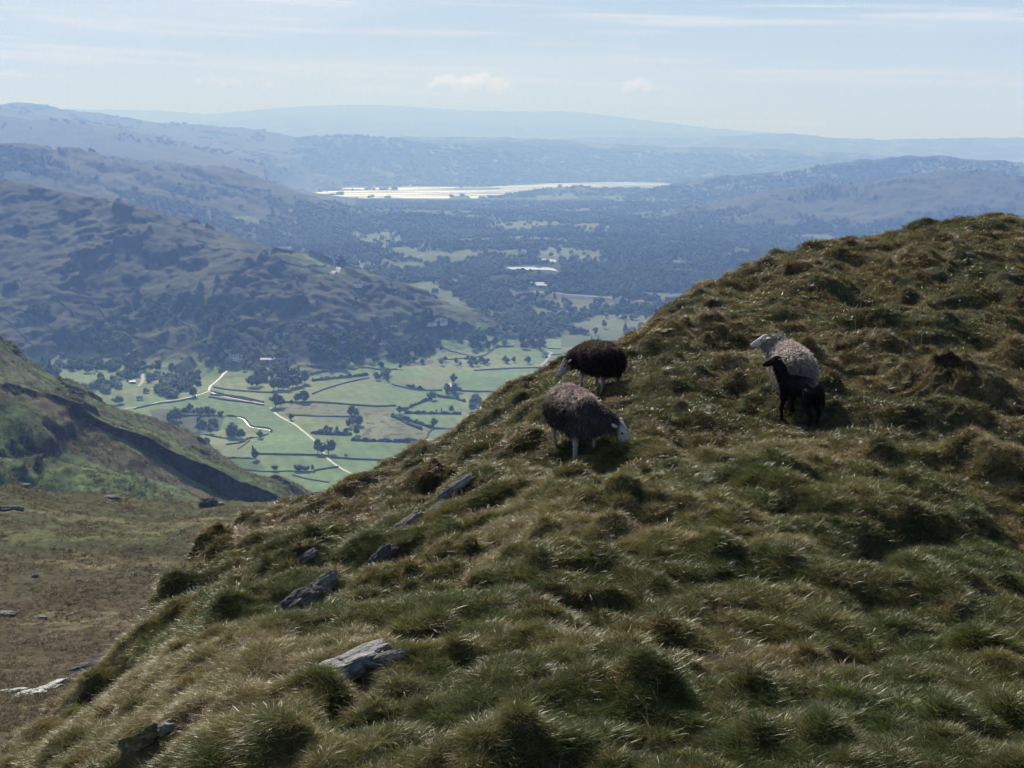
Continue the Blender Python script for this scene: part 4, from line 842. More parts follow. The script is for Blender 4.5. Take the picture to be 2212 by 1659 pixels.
SINGLES = [ # crop, x, y of the foot, height (m), kind, wide, label
 (C3,1503,578,13,'broad',.95,'lone round tree standing in the middle of the big pale field'),
 (C4,888,95,19,'broad',1.15,'big tree at the bend where the road leaves the walled lane, left of its pair'),
 (C4,925,92,15,'broad',1.1,'tree beside the big one at the top of the straight road'),
 (C4,1072,60,16,'broad',1.2,'broad tree right of the road head, beside a smaller one'), (C4,1030,58,12,'pale',.9,'smaller pale tree left of the broad tree right of the road head'),
 (C4,992,68,6,'bush',1,'small dark bush on the wall between the two pairs of trees'),
 (C4,990,180,8,'broad',.9,'small round tree on the right verge of the straight road'),
 (C4,1168,395,16,'broad',1.1,'tree overhanging the left side of the road at the wall crossing'), (C4,1238,400,17,'broad',1.15,'larger tree right of the road at the wall crossing'),
 (C4,1190,400,10,'pale',.9,'pale tree between the two big trees at the wall crossing'),
 (C4,758,440,13,'broad',.8,'tree at the left end of the long dark wall'), (C4,742,410,12,'pale',.35,'thin bare tree behind the left end of the long dark wall'),
 (C4,887,512,8,'bush',1.2,'round bush in the lower fields left of the bush clump'), (C4,1030,513,9,'bush',1.3,'left bush of the clump of three in the lower fields'), (C4,1052,515,8,'bush',1.3,'middle bush of the clump of three in the lower fields'), (C4,1078,515,8,'bush',1.3,'right bush of the clump of three in the lower fields'), (C4,1128,512,7,'pale',.7,'small pale tree right of the bush clump in the lower fields'),
 (C4,1928,222,11,'broad',1.0,'round tree at the corner of the two green hedged fields'), (C4,1350,418,4,'bush',1.2,'tiny dark bush alone in the field right of the road'),
 (C4,785,295,10,'pale',.9,'small tree on the stream bank right of the bright water'), (C4,525,150,8,'bush',1.2,'round bush on the bank above the stream'),
 (C3,697,490,13,'broad',.9,'dark tree on the wall below the wood, left of the pale one'), (C3,783,488,14,'pale',1.1,'pale spreading tree on the wall below the wood'),
 (C3,730,445,9,'broad',1.3,'low dark tree behind the two trees on the wall'), (C3,1030,485,11,'broad',1.1,'dark round tree on the bank at the end of the wall'),
 (C3,1155,488,9,'broad',.9,'dark tree right of the round tree on the bank'), (C3,1362,690,13,'pale',1.0,'pale tree on the hedge corner at the edge of the rough field'),
 (C3,437,822,8,'broad',.9,'little tree on the near verge below the bend'), (C3,1150,780,10,'broad',1.0,'dark tree in the hedge right of the rough field'),
 (C3,1425,770,6,'pale',.5,'thin sapling in the small green field'), (C3,1490,775,10,'pale',.8,'pale twin stemmed tree in the small green field'), (C3,1390,775,5,'pale',.5,'smallest sapling in the small green field'),
 (DD,465,808,24,'broad',1.35,'big dark round tree standing alone on the distant rough pasture'),
 (DD,1845,1135,17,'broad',.9,'tree on the pale knoll field above the big flat fields'), (DD,1958,1155,19,'conifer',1.0,'tall dark conifer at the right end of the pale knoll'), (DD,1800,1170,15,'broad',1.0,'dark round tree at the foot of the pale knoll'), 
 (C2,440,730,26,'conifer',1.2,'tallest dark conifer on the lower fell above the bracken ridge'), (C2,375,620,16,'conifer',1.0,'dark conifer left of the tallest one on the lower fell'), (C2,500,735,16,'conifer',1.1,'short dark conifer just right of the tallest one'),
 (C2,1930,545,26,'conifer',1.3,'tall dark tree above the white farmhouse'), (C2,1370,680,20,'broad',1.1,'tall dark tree above the blue white house'), (C2,1510,690,16,'broad',1.0,'dark tree right of the one above the blue white house'), (C2,1165,575,18,'broad',1.5,'wide dark tree at the end of the wall on the lower fell'),
 (C2,1690,895,13,'broad',1.1,'round tree overhanging the bend of the white road'), (C2,1035,955,12,'pale',1.3,'pale tree beside the lane at the left end of the white road'),
 (C2,610,490,17,'broad',1.0,'dark tree on the open fell above the long wall'), (C2,1490,60,13,'broad',.8,'small dark tree high on the fell above the walls'), (C2,1275,80,10,'broad',.8,'small dark tree on the fell above the long dark wall'), (C2,1835,80,13,'broad',.9,'dark thorn tree high on the fell right of centre'), (C2,1775,190,12,'broad',.9,'thorn tree on the fell left of the wall corner'),
 (C2,1965,115,9,'broad',.7,'upright thorn tree beside the wall corner'),
 (T5,282,100,13,'broad',.8,'thorn tree on the open fell far above the houses'), (T5,475,120,11,'broad',.8,'thorn tree on the open fell right of the other thorn'), (T5,300,70,7,'broad',.7,'smallest thorn high on the open fell'), (T5,425,78,8,'broad',.7,'thorn high on the open fell between two others'), (T5,552,125,9,'broad',.7,'thorn at the left of the wall below the crag'),
 (C3,787,135,9,'broad',.6,'lone small tree on the pale slope at the nose of the fell'),
]
GROVES = [ # crop, cx, cy, rx, ry, n, hmin, hmax, kinds, group label, tree label
 (C3,345,575,200,55,30,13,19,'bbbp','trees of the round wood between farmhouse and fields','tree in the round wood before the white farmhouse'),
 (C3,650,360,130,90,20,13,21,'bbbbp','trees of the left hanging wood below the fell','tree in the left hanging wood at the foot of the fell'),
 (C3,850,350,140,80,20,13,21,'bbbbp','trees of the middle hanging wood below the fell','tree in the middle hanging wood below the fell'),
 (C3,1215,370,150,60,30,14,22,'bbbc','trees of the dark wood right of the hidden house','tree in the dark wood right of the hidden house'),
 (C3,1290,170,80,60,9,16,24,'bc','tall trees above the row of white cottages','tall dark tree above the row of white cottages'),
 (C3,1690,330,95,50,12,12,18,'bbb','trees of the copse at the river bend','tree in the copse left of the river bend'),
 (C3,1620,455,480,18,26,7,12,'bbp','trees in the line along the river','tree in the long line along the river'),
 (C3,1040,550,65,28,9,8,13,'bbp','trees on the field corner below the wood','tree in the clump cornering the big fields'),
 (C3,2030,340,75,50,12,11,17,'bbp','trees at the right end of the river line','tree in the clump beside the white barn by the river'),
 (C3,1940,310,20,30,2,18,22,'b','pair of tall trees at the river bend','tall tree standing up at the river bend'),
 (C3,1490,650,60,18,7,8,13,'bbp','trees along the hedge at the right edge of the flat fields','tree in the hedge clump above the small green fields'),
 (C3,1690,760,95,60,14,10,15,'bbp','trees half hidden behind the grass slope','tree in the copse half hidden by the grassy skyline'),
 (C4,420,370,55,25,7,10,15,'bbp','trees below the rough ground by the stream','tree in the copse by the bracken ridge'),
 (C4,620,290,50,30,6,10,15,'bbp','trees on the stream bank','tree in the clump on the stream bank'),
 (C4,215,170,50,28,5,12,17,'bb','dark trees in the brown scrub','dark tree at the left of the brown scrub'),
 (C4,380,130,120,25,11,7,11,'pp','grey thin trees in the brown scrub','thin grey tree in the brown scrub'),
 (C4,430,240,90,30,9,8,13,'bp','scrub trees below the brown patch','scrub tree between brown patch and stream'),
 (C4,1405,200,35,95,10,9,14,'bbp','trees in the row across the rough field','tree in the row running down the rough field'),
 (C4,1270,262,100,14,8,6,10,'bp','low trees along the rough field hedge','low tree in the hedge left of the rough field'),
 (C2,1500,830,90,70,10,15,22,'bbb','big trees above the white road','big dark tree in the clump above the white road'),
 (C2,940,800,120,60,10,13,18,'bpp','trees around the lane to the left houses','tree in the copse left of the farm lane'),
 (C2,1030,430,150,60,9,13,20,'bbc','dark trees on the lower fell','dark tree on the lower fell above the farm'),
 (C2,330,130,120,60,9,12,17,'bbb','dark trees high at the left edge','dark tree high on the left of the fell'),
 (C2,1040,190,90,50,5,11,16,'bp','trees inside the walled enclosure','tree in the walled enclosure on the fell'),
 (C2,2030,290,90,90,10,11,18,'bbp','trees on the fell above the white farmhouse','tree in the thicket above the white farmhouse'),
 (C2,1350,210,120,60,7,10,14,'bbp','trees under the long wall','tree below the long dark wall on the fell'),
 (C2,1640,800,110,60,6,8,13,'bpp','trees between the lane and the farm','tree between the lane and the farm'),
]
order = []
KM = {'b': 'broad', 'p': 'pale', 'c': 'conifer'}
for tf, x, y, h, kind, wide, lab in SINGLES:
    px, py = tf([(x, y)])[0]; p = hit_v(px, py)
    if p is not None: order.append((tuple(p), h, kind, lab, None, wide))
for tf, cx_, cy_, rx, ry, n, h0, h1, kinds, grp, lab in GROVES:
    for i in range(n):
        a = rt.uniform(0, 6.283); q = math.sqrt((i + .5) / n); px, py = tf([(cx_ + rx * q * math.cos(a) , cy_ + ry * q * math.sin(a))])[0]
        p = hit_v(px, py)
        if p is not None: order.append((tuple(p), rt.uniform(h0, h1), KM[rt.choice(kinds)], lab, grp, rt.uniform(.9, 1.15)))
ORD = 'first second third fourth fifth sixth seventh eighth ninth tenth eleventh twelfth thirteenth fourteenth fifteenth sixteenth seventeenth eighteenth nineteenth twentieth twenty-first twenty-second twenty-third twenty-fourth twenty-fifth twenty-sixth twenty-seventh twenty-eighth twenty-ninth thirtieth'.split()
made = {}
for p, h, k, lab, grp, wide in order:
    o = tree_at((p[0], p[1], p[2] - h * .06), h * 1.22, k, lab, grp, wide)
    if o is not None and grp: made.setdefault(grp, []).append((math.atan2(p[0], p[1]), o))
for grp, ms in made.items():                      # each tree of a clump is told apart by its order across the clump
    ms.sort(key=lambda t: t[0])
    if len(ms) > 1:
        for i, (_, o) in enumerate(ms): o['label'] = o['label'].replace('tree', ORD[i] + ' tree from the left', 1)

# ---- the woods beyond and the scrub on the fell: uncountable
def woodland():
    g = np.random.RandomState(88)
    def sample(n, r0, r1, a0=R(-24), a1=R(22)):
        r = np.sqrt(g.uniform(r0 * r0, r1 * r1, n)); a = g.uniform(a0, a1, n); return r * np.sin(a), r * np.cos(a), r
    def grid_at(G, x, y):
        r = np.hypot(x, y); a = np.arctan2(x, y); c = np.clip(((a - azs[0]) / (azs[1] - azs[0])).round().astype(int), 0, NC - 1); k = np.clip(np.searchsorted(rs_, r), 0, len(rs_) - 1); return G[k, c]
    srcs = [bpy.data.meshes.new_from_object(bpy.data.objects.new('t', crown_mesh('woodland_crown', s, kd, nl))) for s, kd, nl in ((31, 'broad', 150), (32, 'broad', 150), (33, 'conifer', 130), (34, 'bush', 110))]
    for s in srcs: s.materials.clear(); s.materials.append(M_wleaf)
    X = []; 
    for n, r0, r1, h0, h1, patch in ((20000, 2080, 3700, 12, 22, 0), (20000, 3700, 5800, 14, 26, 0), (24000, 5800, 8400, 11, 19, 0), (16000, 8900, 15000, 18, 30, 0)):
        x, y, r = sample(n, r0, r1); who = grid_at(WHO, x, y); cl_ = grid_at(clear, x, y); z = far_z(x, y); px, py = proj(x, y, z)
        d = fbm(x, y, 380, 3, 601) + .4 * fbm(x, y, 70, 2, 602)
        keep = (~cl_ | ((r > 2500) & (g.rand(n) < .10) & (py < 780) & (py > 0) & ~inpoly(px, py, DD([(1320,805),(1620,760),(1640,850),(1310,845)])))) & (z > LAKE_Z + 1.5)
        keep &= np.where(who == 0, g.rand(n) < sstep(-.5, -.1, d), True)
        keep &= np.where((who == 1), False, True)
        keep &= np.where(np.isin(who, [2]), g.rand(n) < sstep(-.05, .5, d + sstep(400, 470, py) * .9 - .35), True)
        keep &= np.where(np.isin(who, [13]), g.rand(n) < sstep(-.1, .5, d + sstep(430, 520, py) * 1.0 - .35), True)
        keep &= np.where(np.isin(who, [3, 4, 5]), g.rand(n) < sstep(.1, .5, d - .1 + sstep(300, 380, py) * .5), True)
        keep &= np.where((who == 0) & (r < 2600) & (px < 1030), py < 700 - (1030 - px) * .02, True)
        keep &= (z > -900)
        x, y, z, r = x[keep], y[keep], z[keep], r[keep]; X.append(np.stack([x, y, z, g.uniform(h0, h1, len(x)), r], 1))
    # open scrub on the near fell, thicker low down
    n = 15000; x, y, r = sample(n, 1800, 3000, R(-24), R(0)); who = grid_at(WHO, x, y); z = far_z(x, y); px, py = proj(x, y, z)
    d = fbm(x, y, 130, 3, 611) + .5 * fbm(x, y, 35, 2, 612); k = (who == 1) & (g.rand(n) < sstep(.0, .5, d + sstep(600, 800, py) * .60 - .50) * sstep(540, 640, py) * .8)
    X.append(np.stack([x[k], y[k], z[k], g.uniform(4.5, 13, k.sum()), r[k]], 1))
    # bushes and rushes along the field edges and streams near the road
    n = 2600; x, y, r = sample(n, 1180, 2150, R(-20), R(8)); who = grid_at(WHO, x, y); z = far_z(x, y); px, py = proj(x, y, z)
    d = fbm(x, y, 90, 3, 621); k = (who == 0) & (z < -345) & (g.rand(n) < sstep(.2, .6, d) * .5) & inpoly(px, py, C4([(60,90),(560,110),(700,260),(560,340),(430,430),(820,520),(640,640),(300,300)]))
    X.append(np.stack([x[k], y[k], z[k], g.uniform(1.5, 5, k.sum()), r[k]], 1))
    # hedgerow trees on the valley floor farther right
    n = 5000; x, y, r = sample(n, 1250, 2200, R(1), R(28)); z = far_z(x, y); px, py = proj(x, y, z)
    d = fbm(x, y, 150, 3, 661) + .6 * (1 - 2 * np.abs(noise2(x / 210, y / 210, 662))); k = (g.rand(n) < sstep(.45, .85, d) * .8) & ((px > 1230) | (py > 900))
    X.append(np.stack([x[k], y[k], z[k], g.uniform(4, 14, k.sum()), r[k]], 1))
    # trees thick round the farms under the fell
    n = 9000; x, y, r = sample(n, 1650, 2300, R(-24), R(-3)); z = far_z(x, y); px, py = proj(x, y, z)
    d = fbm(x, y, 110, 3, 651) + .3 * fbm(x, y, 30, 2, 652); k = (g.rand(n) < sstep(.0, .4, d) * .6) & inpoly(px, py, C2([(0,380),(300,420),(800,520),(1200,560),(1700,640),(1960,520),(2212,560),(2212,600),(1900,620),(1720,760),(1600,900),(1400,905),(1150,960),(900,900),(0,600)]))
    X.append(np.stack([x[k], y[k], z[k], g.uniform(8, 17, k.sum()), r[k]], 1))
    A = np.concatenate(X); apx, apy = proj(A[:, 0], A[:, 1], A[:, 2]); ok = ~((A[:, 4] > 7400) & (A[:, 4] < 8600) & (apx > 560) & (apx < 770))
    for hx_, hy_ in [T5([p])[0] for p in ((600,396),(575,404),(625,400),(765,404),(825,406),(860,408),(222,478),(115,482),(100,512),(135,594),(148,480),(408,576))] + [C3([p])[0] for p in ((1055,336),(1015,341),(1325,204),(1350,202),(1380,200),(1432,198),(1110,222))]: ok &= ~((np.abs(apx - hx_) < 9) & (apy > hy_ - 4) & (apy < hy_ + 22))
    A = A[ok]
    if OVER: A = np.concatenate([A, np.array([(p[0], p[1], p[2], h, math.hypot(p[0], p[1])) for p, h in OVER])]); low = A[:, 3] < 11
    t = g.rand(len(A)); con = (fbm(A[:, 0], A[:, 1], 500, 2, 631) > .25)
    sel = np.where(low & (t < .7), 3, np.where(con & (t < .75), 2, np.where(t < .5, 0, 1)))
    tint = np.array([(.050, .075, .030), (.062, .080, .036), (.026, .042, .026), (.07, .085, .04)])
    nz_ = fbm(A[:, 0], A[:, 1], 160, 2, 641)
    for i in range(4):
        m = sel == i; B = A[m]
        if not len(B): continue
        w = B[:, 3] * g.uniform(.95, 1.4, len(B)); far = np.interp(B[:, 4], [2000, 6000, 9000, 15000], [1, 1.15, 1.8, 3.0])
        c = tint[i] * g.uniform(.7, 2.1, (len(B), 1)) * (1 + .5 * (B[:, 4] < 2600))[:, None] * (1 + .35 * nz_[m][:, None])
        scatter('woodland', srcs[i], np.stack([B[:, 0], B[:, 1], B[:, 2] - B[:, 3] * .22], 1), np.stack([np.zeros(len(B)), np.zeros(len(B)), g.uniform(0, 6.28, len(B))], 1), np.stack([w * far, w * far, B[:, 3] * 1.1], 1), c)
woodland()

# ------------------------------------------------------------------ roads and streams: thin sheets that follow the ground
M_road = simple_mat('road_surface', (.18, .18, .185), .6, .4, .12, .02, coord='Object'); M_track = simple_mat('stony_track', (.36, .33, .28), .8, .3, .15, .02)
def path_points(pts, tf, step=6):
    q = tf(pts); P = [hit_v(*a) for a in q]; P = [p for p in P if p is not None]; P = np.array(P)
    # smooth through the corners, evenly spaced
    d = np.r_[0, np.cumsum(np.hypot(*np.diff(P[:, :2], axis=0).T))]; n = max(6, int(d[-1] / step)); s = np.linspace(0, d[-1], n)
    x = np.interp(s, d, P[:, 0]); y = np.interp(s, d, P[:, 1])
    for _ in range(3):
        x[1:-1] = (x[:-2] + 2 * x[1:-1] + x[2:]) / 4; y[1:-1] = (y[:-2] + 2 * y[1:-1] + y[2:]) / 4
    return x, y
def ribbon(name, pts, tf, width, mat, lift=.35, kind='structure', **kw):
    x, y = path_points(pts, tf); tx, ty = np.gradient(x), np.gradient(y); l = np.hypot(tx, ty); nx, ny = -ty / l, tx / l; V = []
    for s in (-.5, -.17, .17, .5):
        xx, yy = x + nx * width * s, y + ny * width * s; V.append(np.stack([xx, yy, np.maximum(far_z(xx, yy), far_z(x, y)) + lift], 1))
    V = np.stack(V, 1).reshape(-1, 3); n = len(x); i = np.arange(n - 1)[:, None] * 4 + np.arange(3)[None]; F = np.stack([i, i + 1, i + 5, i + 4], -1).reshape(-1, 4)
    return obj(name, mesh_np(name, V, F), mat, kind=kind, **kw)
ribbon('road', [(858,98),(885,135),(940,170),(1010,205),(1060,245),(1110,285),(1160,328),(1185,365),(1205,400),(1245,448),(1300,485),(1360,520),(1440,555),(1520,600)], C4, 3.3, M_road)
ribbon('road', [(745,608),(690,598),(600,582),(530,568),(490,552),(475,540),(482,520),(505,503),(530,480),(548,460),(562,440),(582,426)], T5, 3.6, M_road)
ribbon('road', [(582,426),(560,415),(545,402),(556,388)], T5, 3.2, M_road)
ribbon('road', [(60,632),(90,628),(150,622),(190,610),(230,597),(270,592),(310,588),(360,579),(405,570),(440,560),(475,545)], T5, 3.2, M_road)
ribbon('farm_track', [(130,520),(148,500),(150,480),(148,462)], T5, 5.0, M_track); ribbon('farm_track', [(2000,290),(2010,300),(2045,345)], C3, 4, M_track)
ribbon('farm_track', [(2120,370),(2150,382),(2130,410),(2100,450),(2070,465)], C3, 5.0, M_track); ribbon('farm_track', [(1480,578),(1488,600),(1480,625)], C3, 3.5, M_track)
ribbon('farm_track', [(415,862),(425,840),(452,825),(452,812)], DD, 9.0, M_track); ribbon('farm_track', [(510,795),(545,788),(580,783)], DD, 9.0, M_track)
ribbon('quarry_road', [(1460,942),(1560,946),(1720,962),(1900,978),(2050,992),(2205,1004)], DD, 9, M_track)
ribbon('stream_water', [(640,160),(672,168),(688,182),(700,205),(712,222),(740,232),(790,236),(840,240),(868,250),(850,266)], C4, 1.0, M_water, lift=.3)
ribbon('stream_water', [(680,176),(692,186),(700,204),(715,220)], C4, 1.8, M_water, lift=.42)
# ------------------------------------------------------------------ dry stone walls and hedges
M_wall = simple_mat('dry_stone', (.13, .13, .122), .95, .1, .35, .8); M_hedge = leaf_mat('hedge_leaves', rough=.7, trans=.15, spec=.1, base=(.075, .10, .045))
def wall_line(name, pts, tf, h, w, label, cat, group=None):
    x, y = path_points(pts, tf, 5 if cat == 'wall' else 3); g = np.random.RandomState(abs(hash(label)) % 9999 if False else (len(label) * 131 + int(abs(x[0])) ) % 9999)
    tx, ty = np.gradient(x), np.gradient(y); l = np.hypot(tx, ty) + 1e-6; nx, ny = -ty / l, tx / l; V = []
    jit = .12 if cat == 'wall' else .38
    prof = [(-.5, -.4), (-.42, .8), (-.16, 1.0), (.16, 1.0), (.42, .8), (.5, -.4)]
    hh = h * (1 + jit * noise2(np.arange(len(x)) * .45, np.zeros(len(x)), len(label))) * (1 if cat == 'wall' else 1 + .35 * g.normal(size=len(x)).clip(-1, 1.3)); gz = far_z(x, y)
    for a, b in prof:
        s = a * w * (1 + (0 if cat == 'wall' else .45) * g.normal(size=len(x)).clip(-1, 1)); V.append(np.stack([x + nx * s, y + ny * s, gz + b * hh], 1))
    m = len(prof); V = np.stack(V, 1).reshape(-1, 3); n = len(x); i = np.arange(n - 1)[:, None] * m + np.arange(m - 1)[None]; F = np.stack([i, i + 1, i + m + 1, i + m], -1).reshape(-1, 4)
    me = mesh_np(name, V, F, smooth=False)
    if cat == 'hedge': set_col(me, np.stack([g.uniform(.3, .7, len(V)), np.zeros(len(V)), np.zeros(len(V))], 1), 'shade')
    return obj(name, me, M_wall if cat == 'wall' else M_hedge, label=label, cat=cat, group=group)
WALLS = [
 (C4,[(775,404),(900,406),(1050,408),(1180,412)],2.2,'long straight dark wall running left from the road across the near field'),
 (C4,[(1262,425),(1350,434),(1500,441),(1640,446)],2.0,'dark wall running right from the road trees to the grassy slope'),
 (C4,[(905,62),(1000,66),(1150,62),(1290,72),(1450,86),(1560,92),(1680,86)],2.4,'dark wall along the top of the pale rough field'),
 (C4,[(980,148),(1100,152),(1200,156),(1330,158),(1400,155)],1.7,'wall across the middle of the pale rough field'),
 (C4,[(1920,236),(2000,238),(2130,240)],2.2,'short wall right of the round tree at the field corner'),
 (C4,[(1920,240),(1890,265),(1880,300),(1860,318)],2.0,'wall bending down the right end of the rough field'),
 (C4,[(1860,320),(1920,328),(1960,342)],2.0,'bit of wall between rough field and grassy slope'),
 (C4,[(1140,515),(1200,500),(1300,488)],1.8,'low wall joining the road from the left in the near fields'),
 (C4,[(650,500),(800,520),(1000,515),(1130,520)],1.3,'faint wall under the bushes in the near fields'),
 (C4,[(1000,540),(1080,565),(1180,580),(1240,590)],1.3,'ragged bank crossing the nearest field'), (C4,[(1010,685),(1100,665),(1180,655),(1230,650)],1.6,'nearest wall just above the left end of the grassy skyline'),
 (C4,[(640,370),(700,330),(720,310)],1.2,'thin bank at the corner of the pale rough ground'), (C4,[(860,590),(960,610),(1040,608)],1.0,'faint bank left in the nearest field'),
 (T5,[(475,575),(560,590),(660,600),(745,614)],2.2,'wall on the near side of the walled lane'), (T5,[(482,545),(560,565),(650,578),(745,600)],2.2,'wall on the far side of the walled lane'),
 (T5,[(500,525),(560,538),(640,545),(740,552),(800,552)],2.0,'upper wall above the yellow strip field'), (T5,[(110,632),(230,605),(320,598),(400,578)],1.8,'wall on the near side of the white road'),
 (C3,[(575,655),(640,628),(760,590),(860,565),(950,548)],2.0,'pale wall rising diagonally across the green fields'), (C3,[(700,490),(850,492),(1000,494),(1130,490)],2.0,'wall under the two trees below the wood'), (C3,[(880,445),(960,468),(1060,482),(1140,495)],1.8,'wall slanting down to the round bank tree'),
 (C3,[(1100,590),(1160,608),(1240,625),(1340,632),(1430,630)],2.2,'wall curving along the near side of the river fields'), (C3,[(1550,634),(1680,640),(1800,641),(1900,643)],2.4,'straight dark wall along the bottom of the big field'),
 (C3,[(1640,500),(1760,492),(1900,484),(2060,482),(2180,484)],2.0,'wall along the top of the big flat field'), (C3,[(2060,478),(2150,486),(2212,488)],1.6,'short wall beyond the river at the right'), (C3,[(2120,354),(2170,357),(2212,358)],1.6,'upper wall in the far right field'), (C3,[(2140,395),(2180,396),(2212,394)],1.6,'lower wall in the far right field'),
 (C3,[(1400,430),(1520,425),(1640,415),(1720,395),(1780,345),(1900,342)],2.0,'long wall curving from the dark wood round to the river copse'), (C3,[(1380,330),(1450,360),(1540,385),(1600,400)],1.8,'wall down the pasture right of the dark wood'),
 (C2,[(0,190),(80,235),(150,310),(220,370),(290,435)],2.4,'wall running down the left edge of the fell'), (C2,[(440,0),(560,10),(700,15),(760,30),(860,40),(940,42),(1040,70),(1150,95),(1300,120),(1420,140),(1470,150)],3.4,'longest dark wall across the middle of the fell'),
 (C2,[(760,32),(840,90),(910,170),(925,210),(990,280),(1080,325),(1180,370),(1290,405),(1400,445),(1520,480)],3.0,'wall dropping diagonally from the longest wall toward the farm'), (C2,[(1470,150),(1560,210),(1640,270),(1700,330),(1725,370),(1690,410),(1700,445)],2.8,'wall zigzagging down the fell to the farm lane'),
 (C2,[(480,30),(560,90),(650,160),(740,225),(800,240),(840,290),(840,350),(820,420)],2.4,'wall dropping from the left end of the longest wall'), (C2,[(760,230),(840,232),(920,230)],2.0,'short cross wall inside the fell enclosures'), (C2,[(80,90),(160,140),(260,180),(380,250),(480,310)],2.2,'wall at the top left of the fell enclosures'),
 (C2,[(340,440),(430,490),(520,520),(600,548),(700,590),(820,645),(830,700)],2.8,'wall running down to the farm buildings at left'), (C2,[(750,590),(820,570),(900,545),(1000,540),(1080,540)],2.6,'wall linking the lower fell trees above the left farm'), (C2,[(160,570),(250,610),(340,640),(400,665)],2.2,'low wall above the bracken ridge'),
 (C2,[(1885,225),(1950,170),(2050,115),(2120,85),(2212,65)],3.2,'wall climbing right from its corner on the fell'), (C2,[(1885,228),(1950,275),(2000,330)],2.2,'wall descending from the corner on the fell'), (C2,[(1720,450),(1800,440),(1900,432),(1980,425)],2.6,'dark wall left of the tall tree above the farmhouse'), (C2,[(1980,425),(2080,422),(2170,425)],2.6,'dark wall right of the tall tree above the farmhouse'),
 (C2,[(1840,880),(1950,885),(2100,912),(2212,935)],2.2,'wall leaving the farm lane junction to the right'), (C2,[(1120,705),(1180,700),(1240,702)],2.4,'dark wall of the yard at the left farm'), (C2,[(1290,770),(1350,745),(1430,735)],2.2,'wall beside the blue white house'),
 (C3,[(0,306),(60,300),(100,310)],2.4,'dark wall above the white farmhouse'), (C3,[(105,280),(180,310),(260,345),(330,370)],2.4,'dark wall slanting below the thicket on the fell'), (C3,[(405,172),(500,165),(560,158),(620,155)],2.2,'wall crossing below the dark crag'), (DD,[(150,785),(230,805),(290,815),(380,810),(430,800)],2.6,'far dark wall below the distant green pasture'),
]
for tf, pts, h, lab in WALLS: wall_line('stone_wall', pts, tf, h * .95, h * .8, lab, 'wall')
HEDGES = [
 (C4,[(560,152),(620,156),(668,160),(690,170),(712,200),(730,222),(790,228),(840,232),(872,246),(850,262)],1.8,2.6,'low dark bank of the stream that loops through the green field'), (C4,[(230,140),(330,150),(430,152),(540,150)],1.6,2.4,'ragged bank above the stream left of the bright water'), (C4,[(560,340),(640,332),(690,318),(700,300),(780,292),(840,270)],1.8,2.6,'ragged bank between pale rough ground and green field'), (C4,[(0,245),(120,262),(260,262),(400,272),(560,300)],1.8,2.6,'scrubby bank below the brown patch'), (C4,[(520,430),(640,428),(740,432)],1.6,2.4,'scrubby line left of the long dark wall'),
 (C3,[(575,568),(680,553),(800,545),(940,528)],4.2,4.5,'thick dark hedge below the trees on the wall'), (C3,[(540,468),(620,478),(690,488)],2.6,3,'hedge left of the dark tree below the wood'), (C3,[(560,528),(610,512),(700,490)],2.6,3,'hedge slanting up to the dark tree below the wood'),
 (C3,[(1175,760),(1240,730),(1300,705),(1360,685)],3.6,4,'hedge slanting up to the pale corner tree'), (C3,[(1180,780),(1280,781),(1400,783),(1555,786)],3.6,4,'straight hedge between the two small green fields'), (C3,[(1100,800),(1150,822),(1200,850),(1290,885)],3.8,4,'hedge along the right side of the rough field, upper part'),
 (C4,[(1650,155),(1720,170),(1800,195),(1870,215),(1920,235)],4.2,5,'bushy hedge from the rough field to the round corner tree'), (C4,[(1385,312),(1480,316),(1600,318),(1720,322),(1860,322)],3.6,4.5,'hedge along the bottom of the rough field'), (C4,[(1120,265),(1200,270),(1300,274),(1390,275)],4,4.5,'hedge from the road to the row of trees'),
 (C3,[(1395,668),(1450,678),(1520,685),(1580,705)],3.5,4,'hedge beneath the clump above the small fields'), (C3,[(1200,610),(1260,625),(1310,628)],5,6,'bushy clump of hedge on the river field wall'), (T5,[(985,492),(1060,488),(1150,478),(1262,466)],3.0,3.5,'hedge along the near side of the thick dark one'),
]
for tf, pts, h, w, lab in HEDGES: wall_line('hedge', pts, tf, h * .9, w * .75, lab, 'hedge')

# ------------------------------------------------------------------ houses and barns
M_white = simple_mat('limewash', (.72, .72, .69), .8, .2, .06, .3); M_stone = simple_mat('house_stone', (.28, .27, .26), .9, .2, .2, .5); M_slate = simple_mat('roof_slate', (.20, .21, .235), .35, .8, .15, .8); M_glass = simple_mat('window_glass', (.03, .035, .045), .1, .8, .1, 1); M_sheet = simple_mat('metal_roof', (.62, .62, .63), .35, .8, .08, .2)
def box_np(x0, x1, y0, y1, z0, z1):
    v = [(x, y, z) for z in (z0, z1) for y in (y0, y1) for x in (x0, x1)]; f = [(0,2,3,1),(4,5,7,6),(0,1,5,4),(2,6,7,3),(0,4,6,2),(1,3,7,5)]; return v, f
def mesh_boxes(name, boxes):
    V = []; F = []
    for b in boxes: v, f = box_np(*b); k = len(V); V += v; F += [tuple(i + k for i in q) for q in f]
    me = bpy.data.meshes.new(name); me.from_pydata(V, [], F); me.update(); return me
